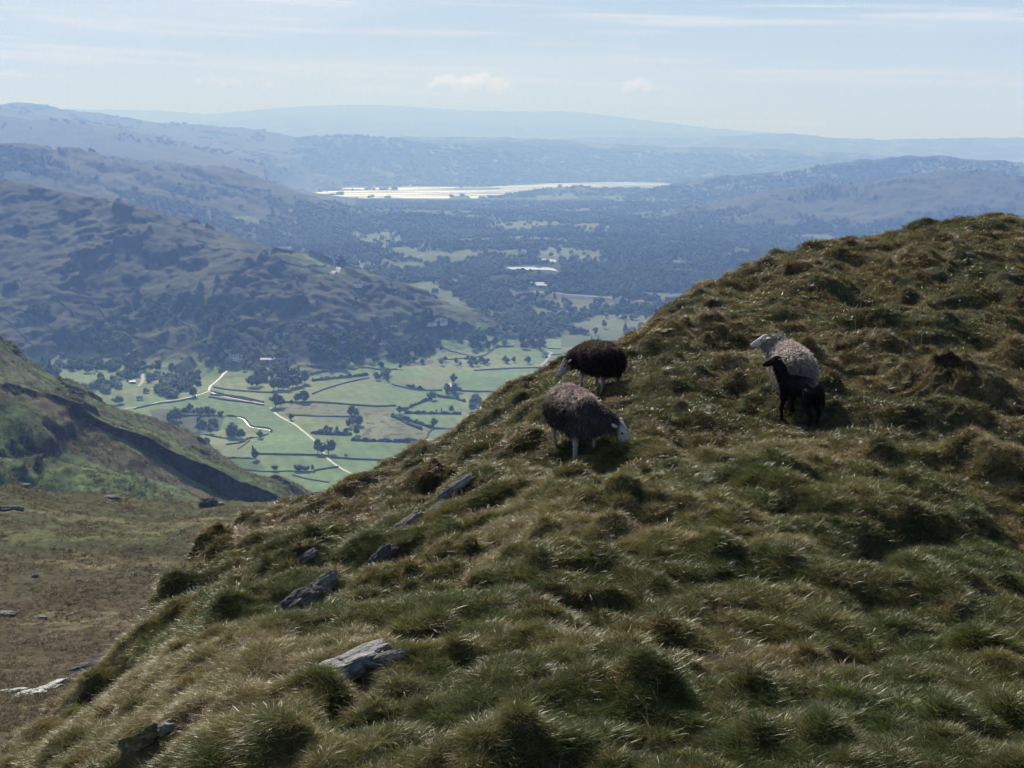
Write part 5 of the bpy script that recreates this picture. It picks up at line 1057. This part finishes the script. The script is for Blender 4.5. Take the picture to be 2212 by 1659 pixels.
def house(tf, x, y, L_, W_, H_, yaw, wallm, roofm, label, name='house', cat='house', chim=True, rise=.42):
    px, py = tf([(x, y)])[0]; p = hit_v(px, py)
    if p is None: return
    e = empty(name, (p[0], p[1], p[2] - .3), R(yaw)); tag(e, label, cat)
    l, w, h = L_ / 2, W_ / 2, H_; rr = W_ * rise
    v = [(-l,-w,-2),(l,-w,-2),(l,w,-2),(-l,w,-2),(-l,-w,h),(l,-w,h),(l,w,h),(-l,w,h),(-l,0,h+rr),(l,0,h+rr)]
    me = bpy.data.meshes.new('wall'); me.from_pydata(v, [], [(0,1,5,4),(2,3,7,6),(1,2,6,9,5),(3,0,4,8,7),(3,2,1,0)]); obj('wall', me, wallm, e)
    o_, t = .5, .22; zz = lambda yy: h + rr * (1 - abs(yy) / w)
    rv = []; 
    for xx in (-l - o_, l + o_):
        rv += [(xx, -w - o_, zz(w + o_) + .05), (xx, 0, h + rr + .05), (xx, w + o_, zz(w + o_) + .05), (xx, w + o_, zz(w + o_) + .05 + t), (xx, 0, h + rr + .05 + t), (xx, -w - o_, zz(w + o_) + .05 + t)]
    me = bpy.data.meshes.new('roof'); me.from_pydata(rv, [], [(0,1,7,6),(1,2,8,7),(2,3,9,8),(3,4,10,9),(4,5,11,10),(5,0,6,11),(0,5,4,1),(1,4,3,2),(6,7,10,11),(7,8,9,10)]); rf = obj('roof', me, roofm, e)
    if chim:
        for s in (-1, 1): obj('chimney', mesh_boxes('chimney', [(s * (l - .9) - .45, s * (l - .9) + .45, -.4, .4, h + rr - .6, h + rr + 1.3)]), wallm, rf)
        nw = max(2, int(L_ / 3.2))
        for s in (-1, 1):
            for i in range(nw):
                cx_ = -l + L_ * (i + .5) / nw
                for zc in ((1.4, 3.9) if H_ > 4.5 else (1.3,)): obj('window', mesh_boxes('window', [(cx_ - .5, cx_ + .5, s * (w + .02) - .04, s * (w + .02) + .04, zc - .6, zc + .6)]), M_glass, e)
    else:
        obj('door', mesh_boxes('door', [(-2, 2, -w - .05, -w + .03, -.5, min(h - .4, 3.6))]), M_glass, e)
house(T5,600,388,15,7.5,5.6,8,M_white,M_slate,'white farmhouse at the top of the lane under the fell'); house(T5,575,398,9,6,4.0,-20,M_stone,M_slate,'small stone house just left of the white farmhouse','house'); house(T5,625,392,10,6,4.2,35,M_white,M_slate,'low white house against the right side of the farmhouse')
house(T5,765,398,22,8,4.0,3,M_stone,M_sheet,'long low shed with a bright roof right of the farmhouse','barn','barn',False,.25); house(T5,825,400,16,7,4.2,-4,M_stone,M_slate,'grey roofed barn beside the long bright shed','barn','barn',False); house(T5,860,402,12,6.5,4.2,6,M_stone,M_slate,'smaller barn at the right end of the farm row','barn','barn',False)
house(T5,222,470,10,7,5.4,12,M_white,M_slate,'blue white house between the trees above the white road'); house(T5,115,475,14,6,3.6,0,M_stone,M_slate,'dark long barn behind the farm track at left','barn','barn',False); house(T5,100,505,9,5,3.2,6,M_stone,M_sheet,'shed with a shining roof at the left farm','shed','shed',False,.2); house(T5,135,588,8,5,3.6,20,M_white,M_slate,'small white cottage near the left end of the white road','cottage','house')
house(T5,408,572,3.2,2.4,1.8,10,M_white,M_sheet,'tiny bright shed beside the bend of the white road','shed','shed',False,.1)
house(C3,1055,330,12,7,5.6,-12,M_white,M_slate,'white house half hidden between the two woods'); house(C3,1015,335,8,5,3.4,10,M_white,M_sheet,'little bright outbuilding left of the house between the woods','shed','shed',False,.2)
for k, (x, lab) in enumerate([(1325,'leftmost white cottage of the row under the tall trees'),(1350,'second white cottage from the left in the row under the tall trees'),(1380,'third white cottage from the left in the row under the tall trees'),(1432,'rightmost white cottage of the row, standing apart')]): house(C3,x,200 - k * 2,9,6,4.6,4 * k - 6,M_white,M_slate,lab,'cottage','house')
house(C3,1690,158,9,6,4.6,0,M_white,M_slate,'white cottage by the small green field above the copse','cottage','house'); house(C3,1110,218,12,5,3.2,0,M_stone,M_sheet,'barn with a pale roof high on the nose of the fell','barn','barn',False,.2); house(C3,2103,410,9,7,5.4,40,M_white,M_slate,'white barn beside the river track at the right','barn','barn',False)
house(DD,1498,914,34,16,8,-14,M_stone,M_sheet,'long quarry shed with the bright roof, left one','quarry_shed','shed',False,.15); house(DD,1518,922,26,14,7,-14,M_stone,M_sheet,'second quarry shed with a bright roof, right one','quarry_shed','shed',False,.15); house(DD,550,915,16,9,6,0,M_white,M_slate,'white house in the woods beyond the nose of the fell'); house(DD,1005,1110,12,8,5.5,0,M_white,M_slate,'white house in the trees between the fell nose and the green field')
house(DD,1625,268,60,30,16,0,M_white,M_sheet,'far white building on the wooded shore beyond the lake','building','building',False,.2); house(DD,1270,261,55,26,12,0,M_white,M_sheet,'far white building above the lake left of the other','building','building',False,.2)
# ------------------------------------------------------------------ sheep
M_skin = None
def vcol_mat(name, rough=.8, spec=.2, trans=0.0, attr='Col', sheen=0.0):
    m, N, L = new_mat(name); a = N.new('ShaderNodeAttribute'); a.attribute_name = attr
    p = N.new('ShaderNodeBsdfPrincipled'); L.new(a.outputs['Color'], p.inputs['Base Color']); p.inputs['Roughness'].default_value = rough; p.inputs['Specular IOR Level'].default_value = spec
    out = p.outputs[0]
    if trans:
        t = N.new('ShaderNodeBsdfTranslucent'); L.new(a.outputs['Color'], t.inputs['Color']); ms = N.new('ShaderNodeMixShader'); ms.inputs[0].default_value = trans; L.new(out, ms.inputs[1]); L.new(t.outputs[0], ms.inputs[2]); out = ms.outputs[0]
    o = N.new('ShaderNodeOutputMaterial'); L.new(out, o.inputs[0]); return m
M_hide = vcol_mat('sheep_hide', .85, .15); M_fleece = vcol_mat('sheep_fleece', .7, .25, .42); M_eye = simple_mat('sheep_eye', (.012, .010, .008), .15, .8, .05, 4)
def sdf_parts():
    return bmesh.new()
def add_ball(bm, c, r, rot=None, sub=3):
    m = Matrix.Translation(c) @ (rot.to_4x4() if rot is not None else Matrix.Identity(4)) @ Matrix.Diagonal((r[0], r[1], r[2], 1)) if not isinstance(r, float) else Matrix.Translation(c) @ Matrix.Diagonal((r, r, r, 1))
    bmesh.ops.create_icosphere(bm, subdivisions=sub, radius=1, matrix=m)
def add_chain(bm, pts, n=14):
    """tapered tube with round ends through (point, radius) pairs; radius may be (across, along)"""
    P = [Vector(p) for p, _ in pts]; Rr = [r if isinstance(r, tuple) else (r, r) for _, r in pts]
    for i in range(len(P) - 1):
        d = P[i + 1] - P[i]; q = d.to_track_quat('Z', 'X').to_matrix(); k = 5
        for s in range(k + 1):
            t = s / k; c = P[i].lerp(P[i + 1], t); a = Rr[i][0] * (1 - t) + Rr[i + 1][0] * t; b = Rr[i][1] * (1 - t) + Rr[i + 1][1] * t
            m = Matrix.Translation(c) @ q.to_4x4() @ Matrix.Diagonal((b, a, max(min(a, b), d.length / k * .62), 1))
            bmesh.ops.create_icosphere(bm, subdivisions=2, radius=1, matrix=m)
def fuse(bm, name, voxel, smooth=4, fac=.5):
    me = bpy.data.meshes.new(name); bm.to_mesh(me); bm.free(); o = bpy.data.objects.new(name, me); COL.objects.link(o)
    r = o.modifiers.new('r', 'REMESH'); r.mode = 'VOXEL'; r.voxel_size = voxel
    s = o.modifiers.new('s', 'SMOOTH'); s.factor = fac; s.iterations = smooth
    dg = bpy.context.evaluated_depsgraph_get(); out = bpy.data.meshes.new_from_object(o.evaluated_get(dg)); out.name = name
    bpy.data.objects.remove(o); out.polygons.foreach_set('use_smooth', np.ones(len(out.polygons), bool)); return out
def mesh_arrays(me):
    v = np.zeros(len(me.vertices) * 3, np.float32); me.vertices.foreach_get('co', v); n = np.zeros(len(me.vertices) * 3, np.float32); me.vertices.foreach_get('normal', n); return v.reshape(-1, 3), n.reshape(-1, 3)
def wool_mesh(shell, nlock, length, width, colfn, seed, down=.55):
    """fleece: the fused shell plus thousands of short crimped locks"""
    g = np.random.RandomState(seed); v, n = mesh_arrays(shell)
    nf = len(shell.polygons); cen = np.zeros(nf * 3, np.float32); shell.polygons.foreach_get('center', cen); cen = cen.reshape(-1, 3); nn = np.zeros(nf * 3, np.float32); shell.polygons.foreach_get('normal', nn); nn = nn.reshape(-1, 3)
    ar = np.zeros(nf, np.float32); shell.polygons.foreach_get('area', ar); idx = g.choice(nf, nlock, p=ar / ar.sum())
    p = cen[idx] + g.normal(0, .004, (nlock, 3)); d = nn[idx] * g.uniform(.5, 1.0, (nlock, 1)) + np.array([0, 0, -down]) + g.normal(0, .32, (nlock, 3)); d /= np.linalg.norm(d, axis=1, keepdims=True)
    # locks gather into staples: neighbours share a direction
    st = np.stack([noise2(p[:, 0] * 22 + 5 * i, p[:, 2] * 22 + p[:, 1] * 13, 700 + i) for i in range(3)], 1); d = d + st * .8; d /= np.linalg.norm(d, axis=1, keepdims=True)
    s = np.cross(d, nn[idx] + g.normal(0, .5, (nlock, 3))); s /= np.linalg.norm(s, axis=1, keepdims=True); L_ = length * g.uniform(.5, 1.35, nlock)[:, None]; w = width * g.uniform(.6, 1.3, nlock)[:, None]
    curl = np.cross(s, d); V = []
    for k, t in enumerate((0, .35, .7, 1.0)):
        c = p - d * .006 + d * L_ * t + np.array([0, 0, -1.0]) * L_ * t * t * .35 + curl * L_ * .12 * (1 if k % 2 else -1); ww = w * (1, 1, .75, .2)[k]
        V += [c - s * ww * .5, c + s * ww * .5]
    V = np.stack(V, 1).reshape(-1, 3); b = np.arange(nlock)[:, None] * 8; F = np.concatenate([np.stack([b + 2 * k, b + 2 * k + 1, b + 2 * k + 3, b + 2 * k + 2], -1).reshape(-1, 4) for k in range(3)])
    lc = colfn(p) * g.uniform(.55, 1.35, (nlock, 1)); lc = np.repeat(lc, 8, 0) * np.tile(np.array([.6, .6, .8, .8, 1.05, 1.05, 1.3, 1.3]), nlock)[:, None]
    sf = [tuple(q.vertices) for q in shell.polygons]; allv = np.concatenate([v, V]); faces = sf + [tuple(q) for q in (F + len(v))]
    me = bpy.data.meshes.new('fleece'); me.from_pydata([tuple(q) for q in allv.tolist()], [], [tuple(int(i) for i in f) for f in faces]); me.update(); me.polygons.foreach_set('use_smooth', np.ones(len(me.polygons), bool))
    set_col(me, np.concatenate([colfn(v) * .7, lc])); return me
def sheep(name, label, fx, fy, yaw, size, head, wool, face, mark=None, seed=1, lamb=False, hk=None, feet=None, headcol=None, locks=20000, cat='sheep', lay=0.0):
    """head = (hx, hy, hz, yaw, pitch): poll position and the way the face points, in the animal's own frame"""
    hp = hit_slope([fx], [fy])[0]; e = empty(name, tuple(hp), R(yaw)); tag(e, label, cat); S = size; c, s = math.cos(R(yaw)), math.sin(R(yaw))
    def gz(x, y): return float(slope_base(np.array([hp[0] + x * c - y * s]), np.array([hp[1] + x * s + y * c]))[0][0]) + G0
    G0 = 0.0; G0 = float(slope_z(np.array([hp[0]]), np.array([hp[1]]))[0]) - gz(0, 0); G0_ = G0
    def gzz(x, y): return float(slope_z(np.array([hp[0] + x * c - y * s]), np.array([hp[1] + x * s + y * c]))[0]) - hp[2] + .01
    f = feet or [(.30, .10), (.27, -.10), (-.33, .11), (-.29, -.11)]; f = [(a * S, b * S) for a, b in f]; g4 = [gzz(*q) for q in f]
    zf = (g4[0] + g4[1]) / 2; zh = (g4[2] + g4[3]) / 2; zf = lerp(zf, (zf + zh) / 2, .35); zh = lerp(zh, (zf + zh) / 2, .35)
    zf += .045 * S; zh += .045 * S
    bm = bmesh.new()
    # trunk
    if not lamb:
        add_chain(bm, [((-.34 * S, 0, zh + .46 * S), (.13 * S, .15 * S)), ((-.12 * S, 0, (zh * 2 + zf) / 3 + .45 * S), (.165 * S, .17 * S)), ((.14 * S, 0, (zh + zf * 2) / 3 + .44 * S), (.16 * S, .175 * S)), ((.33 * S, 0, zf + .46 * S), (.115 * S, .15 * S))])
    else:
        add_chain(bm, [((-.30 * S, 0, zh + .50 * S), (.125 * S, .15 * S)), ((-.08 * S, 0, (zh * 2 + zf) / 3 + .50 * S), (.14 * S, .155 * S)), ((.16 * S, 0, (zh + zf * 2) / 3 + .50 * S), (.13 * S, .16 * S)), ((.30 * S, 0, zf + .54 * S), (.10 * S, .14 * S))])
    # legs
    th = 1.0 if not lamb else 1.15
    for i, (x, y) in enumerate(f):
        z = g4[i]; sy = 1 if y > 0 else -1
        if i < 2: add_chain(bm, [((.30 * S, sy * .09 * S, zf + .42 * S), .072 * S), ((.26 * S + (x - .29 * S) * .4, sy * .10 * S, zf + .30 * S), .050 * S * th), ((x + .015 * S, y, z + .17 * S), .032 * S * th), ((x, y, z + .07 * S), .024 * S * th), ((x + .012 * S, y, z + .01 * S), .030 * S * th)])
        else: add_chain(bm, [((-.28 * S, sy * .085 * S, zh + .44 * S), .105 * S), ((-.22 * S + (x + .31 * S) * .5, sy * .11 * S, zh + .30 * S), .068 * S), ((x - .045 * S, y, z + .20 * S), .034 * S * th), ((x - .005 * S, y, z + .07 * S), .025 * S * th), ((x + .012 * S, y, z + .01 * S), .031 * S * th)])
    # neck and head
    hx, hy, hz, hyaw, hpitch = head; H = Vector((hx * S, hy * S, hz * S + (zf if not lamb else zf))); cy_, sy_ = math.cos(R(hyaw)), math.sin(R(hyaw)); cp, sp_ = math.cos(R(hpitch)), math.sin(R(hpitch))
    fw = Vector((cy_ * cp, sy_ * cp, sp_)); side = Vector((-sy_, cy_, 0)); up = fw.cross(side); up = -up if up.z < 0 and abs(sp_) < .9 else up
    up = side.cross(fw) * -1 if (side.cross(fw)).dot(Vector((0, 0, 1))) < -.01 else side.cross(fw)
    rot = Matrix((fw, side, up)).transposed(); hs = S * (hk or (1.28 if not lamb else 1.12))
    A = Vector((.33 * S, 0, zf + .52 * S)); nb = A.lerp(H, .55) + Vector((.02, 0, .02)) * S
    add_chain(bm, [(tuple(A), (.10 * S, .13 * S)), (tuple(nb), .085 * S), (tuple(H - fw * .01 * S), .068 * S)])
    add_ball(bm, H, (.085 * hs, .062 * hs, .072 * hs), rot); add_ball(bm, H + fw * .055 * hs - up * .006 * hs, (.075 * hs, .052 * hs, .060 * hs), rot)
    add_ball(bm, H + fw * .115 * hs - up * .012 * hs, (.07 * hs, .040 * hs, .047 * hs), rot); add_ball(bm, H + fw * .17 * hs - up * .022 * hs, (.040 * hs, .034 * hs, .034 * hs), rot)
    add_ball(bm, H + fw * .09 * hs - up * .045 * hs, (.075 * hs, .03 * hs, .02 * hs), rot)
    for q in (1, -1):
        er = H - fw * .035 * hs + side * q * .075 * hs + up * .022 * hs; d1 = (side * q * .92 - fw * .25 + up * .05).normalized(); d2 = up.cross(d1).normalized(); d3 = d1.cross(d2)
        add_ball(bm, er + d1 * .03 * hs, (.060 * hs, .028 * hs, .012 * hs), Matrix((d1, d2, d3)).transposed())
        add_ball(bm, H + fw * .045 * hs + side * q * .046 * hs + up * .026 * hs, (.022 * hs, .013 * hs, .012 * hs), rot)
    body = fuse(bm, 'body', .0105 * max(S, .7), 3)
    v, n = mesh_arrays(body); loc = (v - np.array(H)) @ np.array(rot)      # head frame
    cc = np.tile(np.array(face), (len(v), 1)); g = np.random.RandomState(seed)
    leg = v[:, 2] < np.interp(v[:, 0], [-.3 * S, .3 * S], [zh, zf]) + .30 * S
    if headcol is not None: hm = sstep(-.02 * S, .05 * S, loc[:, 0])[:, None]; cc = np.array(headcol) + (cc - np.array(headcol)) * np.where(leg & (loc[:, 0] < 0), 1.0, hm[:, 0])[:, None]
    cc *= (1 + .10 * noise2(v[:, 0] * 60, v[:, 1] * 60 + v[:, 2] * 70, 5))[:, None]
    cc = cc * np.where(leg & (np.linalg.norm(loc, axis=1) > .3 * hs), .62, 1.0)[:, None]
    nose = (loc[:, 0] > .188 * hs) ; cc[nose] = cc[nose] * .35
    mouth = (np.abs(loc[:, 2] + .045 * hs) < .006 * hs) & (loc[:, 0] > .13 * hs); cc[mouth] = cc[mouth] * .3
    lowz = np.interp(v[:, 0], [f[2][0], f[0][0]], [min(g4[2:]), min(g4[:2])]); hoof = v[:, 2] < lowz + .035 * S; cc[hoof] = cc[hoof] * .25
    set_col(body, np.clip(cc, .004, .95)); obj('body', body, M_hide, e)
    for q in (1, -1):
        b2 = bmesh.new(); add_ball(b2, H + fw * .050 * hs + side * q * .0545 * hs + up * .020 * hs, (.0145 * hs, .008 * hs, .0105 * hs), rot, 2); m2 = bpy.data.meshes.new('eye'); b2.to_mesh(m2); b2.free(); m2.polygons.foreach_set('use_smooth', np.ones(len(m2.polygons), bool)); obj('eye', m2, M_eye, e)
    # fleece
    bm = bmesh.new(); w = 1.22 if not lamb else 1.02
    if not lamb:
        add_chain(bm, [((-.33 * S, 0, zh + .44 * S), (.15 * S * w, .17 * S * w)), ((-.20 * S, 0, (zh * 3 + zf) / 4 + .455 * S), (.190 * S * w, .195 * S * w)), ((.06 * S, 0, (zh + zf) / 2 + .445 * S), (.195 * S * w, .20 * S * w)), ((.26 * S, 0, zf + .455 * S), (.155 * S * w, .185 * S * w)), ((.37 * S, 0, zf + .48 * S), (.11 * S * w, .13 * S * w))])
        add_chain(bm, [(tuple(A), (.125 * S, .15 * S)), (tuple(nb), (.11 * S, .115 * S)), (tuple(H.lerp(nb, .55)), .095 * S)])
        for sy in (1, -1):
            add_chain(bm, [((-.30 * S, sy * .10 * S, zh + .42 * S), .13 * S), ((-.27 * S, sy * .115 * S, zh + .30 * S), .085 * S)]); add_chain(bm, [((.29 * S, sy * .10 * S, zf + .40 * S), .10 * S), ((.27 * S, sy * .10 * S, zf + .29 * S), .06 * S)])
        add_chain(bm, [((-.45 * S, 0, zh + .50 * S), .045 * S), ((-.48 * S, 0, zh + .34 * S), .04 * S), ((-.47 * S, 0, zh + .22 * S), .028 * S)])
    else:
        add_chain(bm, [((-.33 * S, 0, zh + .50 * S), (.135 * S, .16 * S)), ((-.08 * S, 0, (zh + zf) / 2 + .51 * S), (.15 * S, .17 * S)), ((.16 * S, 0, (zh + zf * 2) / 3 + .51 * S), (.14 * S, .17 * S)), ((.30 * S, 0, zf + .54 * S), (.11 * S, .145 * S))])
        add_chain(bm, [(tuple(A), (.115 * S, .135 * S)), (tuple(nb), (.10 * S, .105 * S)), (tuple(H.lerp(nb, .25)), .08 * S)])
        for sy in (1, -1):
            add_chain(bm, [((-.28 * S, sy * .085 * S, zh + .46 * S), .12 * S), ((-.25 * S, sy * .11 * S, zh + .30 * S), .078 * S)]); add_chain(bm, [((.29 * S, sy * .09 * S, zf + .46 * S), .09 * S), ((.27 * S, sy * .10 * S, zf + .28 * S), .058 * S)])
        add_chain(bm, [((-.45 * S, 0, zh + .52 * S), .035 * S), ((-.49 * S, 0, zh + .40 * S), .03 * S), ((-.49 * S, 0, zh + .27 * S), .02 * S)])
    shell = fuse(bm, 'fleece', .016 * max(S, .6), 5)
    v0, n0 = mesh_arrays(shell); lump = noise2(v0[:, 0] * 9 + v0[:, 1] * 5, v0[:, 2] * 9 - v0[:, 1] * 6, seed + 50) * .014 + noise2(v0[:, 0] * 24 + v0[:, 1] * 11, v0[:, 2] * 24, seed + 51) * .006
    v0 = v0 + n0 * (lump * S)[:, None]; shell.vertices.foreach_set('co', v0.astype(np.float32).ravel()); shell.update()
    def colfn(p):
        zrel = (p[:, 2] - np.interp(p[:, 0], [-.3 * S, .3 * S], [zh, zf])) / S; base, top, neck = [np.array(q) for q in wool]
        t = sstep(.46, .66, zrel + .05 * noise2(p[:, 0] * 12, p[:, 1] * 12, seed)); cl_ = base + (top - base) * t[:, None]  # fleece coloured paler on top to paint in the sunlit rim
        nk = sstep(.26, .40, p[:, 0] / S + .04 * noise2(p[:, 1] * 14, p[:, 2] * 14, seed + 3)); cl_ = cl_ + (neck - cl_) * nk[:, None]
        if mark:
            (mx, my, mr, mc) = mark; k = np.exp(-((p[:, 0] / S - mx) ** 2 + (p[:, 1] / S - my) ** 2) / mr ** 2) * sstep(.5, .62, zrel); cl_ = cl_ + (np.array(mc) - cl_) * (k * .8)[:, None]
        return np.clip(cl_ * (1 + .18 * noise2(p[:, 0] * 30 + p[:, 1] * 20, p[:, 2] * 34, seed + 9))[:, None], .003, .95)
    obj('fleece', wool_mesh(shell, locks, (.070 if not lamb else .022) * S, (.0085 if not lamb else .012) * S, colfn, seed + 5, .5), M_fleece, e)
    return e
WHITE = (.52, .49, .44)
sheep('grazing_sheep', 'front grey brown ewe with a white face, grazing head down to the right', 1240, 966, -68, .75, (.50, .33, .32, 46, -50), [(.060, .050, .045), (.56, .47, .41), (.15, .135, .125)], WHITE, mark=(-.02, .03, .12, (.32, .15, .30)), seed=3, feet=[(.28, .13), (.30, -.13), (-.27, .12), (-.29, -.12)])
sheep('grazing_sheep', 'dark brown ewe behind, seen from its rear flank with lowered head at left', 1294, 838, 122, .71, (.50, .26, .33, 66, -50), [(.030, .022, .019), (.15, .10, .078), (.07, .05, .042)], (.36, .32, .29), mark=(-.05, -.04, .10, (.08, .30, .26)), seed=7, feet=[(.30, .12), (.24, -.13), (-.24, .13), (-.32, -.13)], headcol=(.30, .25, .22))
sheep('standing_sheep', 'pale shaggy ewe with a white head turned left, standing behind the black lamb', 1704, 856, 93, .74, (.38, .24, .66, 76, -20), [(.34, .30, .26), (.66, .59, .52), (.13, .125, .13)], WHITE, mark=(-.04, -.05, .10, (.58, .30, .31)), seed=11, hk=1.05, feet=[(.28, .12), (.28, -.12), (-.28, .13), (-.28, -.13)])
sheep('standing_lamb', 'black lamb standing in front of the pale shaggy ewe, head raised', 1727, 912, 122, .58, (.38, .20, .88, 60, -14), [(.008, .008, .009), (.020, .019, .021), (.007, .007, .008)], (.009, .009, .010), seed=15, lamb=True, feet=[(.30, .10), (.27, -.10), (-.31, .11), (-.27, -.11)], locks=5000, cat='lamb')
grow()
# ------------------------------------------------------------------ haze: the air between the camera and the hills
def haze_mat(dens, colr, aniso):
    m, N, L = new_mat('haze'); v = N.new('ShaderNodeVolumePrincipled')
    v.inputs['Density'].default_value = dens; v.inputs['Color'].default_value = (*colr, 1); v.inputs['Absorption Color'].default_value = (.82, .85, .98, 1)
    v.inputs['Anisotropy'].default_value = aniso
    o = N.new('ShaderNodeOutputMaterial'); L.new(v.outputs[0], o.inputs['Volume']); return m
hx, hy0, hy1, hz0, hz1 = 21000, -900, 37500, -470, 1120
v = [(x, y, z) for z in (hz0, hz1) for y in (hy0, hy1) for x in (-hx, hx)]
me = bpy.data.meshes.new('haze'); me.from_pydata(v, [], [(0,2,3,1), (4,5,7,6), (0,1,5,4), (2,6,7,3), (0,4,6,2), (1,3,7,5)])
obj('haze', me, haze_mat(1.46e-4, (.270, .455, .95), 0.14), kind='stuff')

# ------------------------------------------------------------------ small cumulus far out above the hills, clear of the haze
def cloud(px, py, r, wid, hei, label, seed, n=16):
    g = np.random.RandomState(seed); az, e = ray(px, py); e_ = empty('cloud', (r * math.sin(az), r * math.cos(az), r * float(e))); bm = bmesh.new(); bpy.data.objects.remove(e_)
    for i in range(n):
        t = g.uniform(-1, 1); q = wid * .5 * t; h = hei * (1 - .75 * t * t) * g.uniform(.2, 1); rad = hei * g.uniform(.14, .30)
        add_ball(bm, (q, g.normal() * wid * .12, h * .75), (rad * 1.25, rad * 1.25, rad), None, 3)
    me = bpy.data.meshes.new('cloud'); bm.to_mesh(me); bm.free(); o = obj('cloud', me, M_cloud); o.location = (r * math.sin(az), r * math.cos(az), r * float(e)); o.rotation_euler = (0, 0, -float(az)); tag(o, label, 'cloud')
    md = o.modifiers.new('r', 'REMESH'); md.mode = 'VOXEL'; md.voxel_size = hei * .045; dg = bpy.context.evaluated_depsgraph_get(); m2 = bpy.data.meshes.new_from_object(o.evaluated_get(dg)); o.modifiers.clear(); o.data = m2; v, nn = mesh_arrays(m2)
    k = 9.0 / wid; nz_ = noise2(v[:, 0] * k + v[:, 1] * k * .5, v[:, 2] * k * 1.3 - v[:, 1] * k * .4, seed) * .5 + noise2(v[:, 0] * k * 2.7, v[:, 2] * k * 2.7 + v[:, 1] * k * 2, seed + 1) * .25
    v = v + nn * (nz_ * hei * .14)[:, None]; m2.vertices.foreach_set('co', v.astype(np.float32).ravel()); m2.update(); m2.name = 'cloud'; m2.polygons.foreach_set('use_smooth', np.ones(len(m2.polygons), bool))
M_cloud, N, L = new_mat('cloud_vapour'); v_ = N.new('ShaderNodeVolumePrincipled'); v_.inputs['Color'].default_value = (.98, .985, 1, 1); v_.inputs['Density'].default_value = .0025; v_.inputs['Anisotropy'].default_value = .62
o_ = N.new('ShaderNodeOutputMaterial'); L.new(v_.outputs[0], o_.inputs['Volume'])
for a in ((962, 190, 46000, 1150, 620, 'left of the two round white cumulus clouds near the middle of the sky', 3), (1036, 196, 46000, 1500, 850, 'larger right one of the two round white cumulus clouds', 5), (1088, 196, 46000, 700, 360, 'small white puff just right of the two round clouds', 7), (1378, 198, 46000, 1000, 560, 'single small white cloud right of the centre, low over the hills', 9), (815, 192, 46000, 1500, 200, 'flat thin white cloud left of the two round clouds', 11), (545, 184, 46000, 2200, 300, 'long ragged white cloud low over the left hills', 13), (460, 178, 46000, 1200, 260, 'faint white cloud at the left end of the ragged cloud row', 15), (18, 164, 46000, 800, 220, 'small white cloud at the left edge of the sky', 17), (640, 184, 46000, 900, 160, 'thin cloud scrap at the right end of the ragged cloud row', 19)):
    cloud(*a)
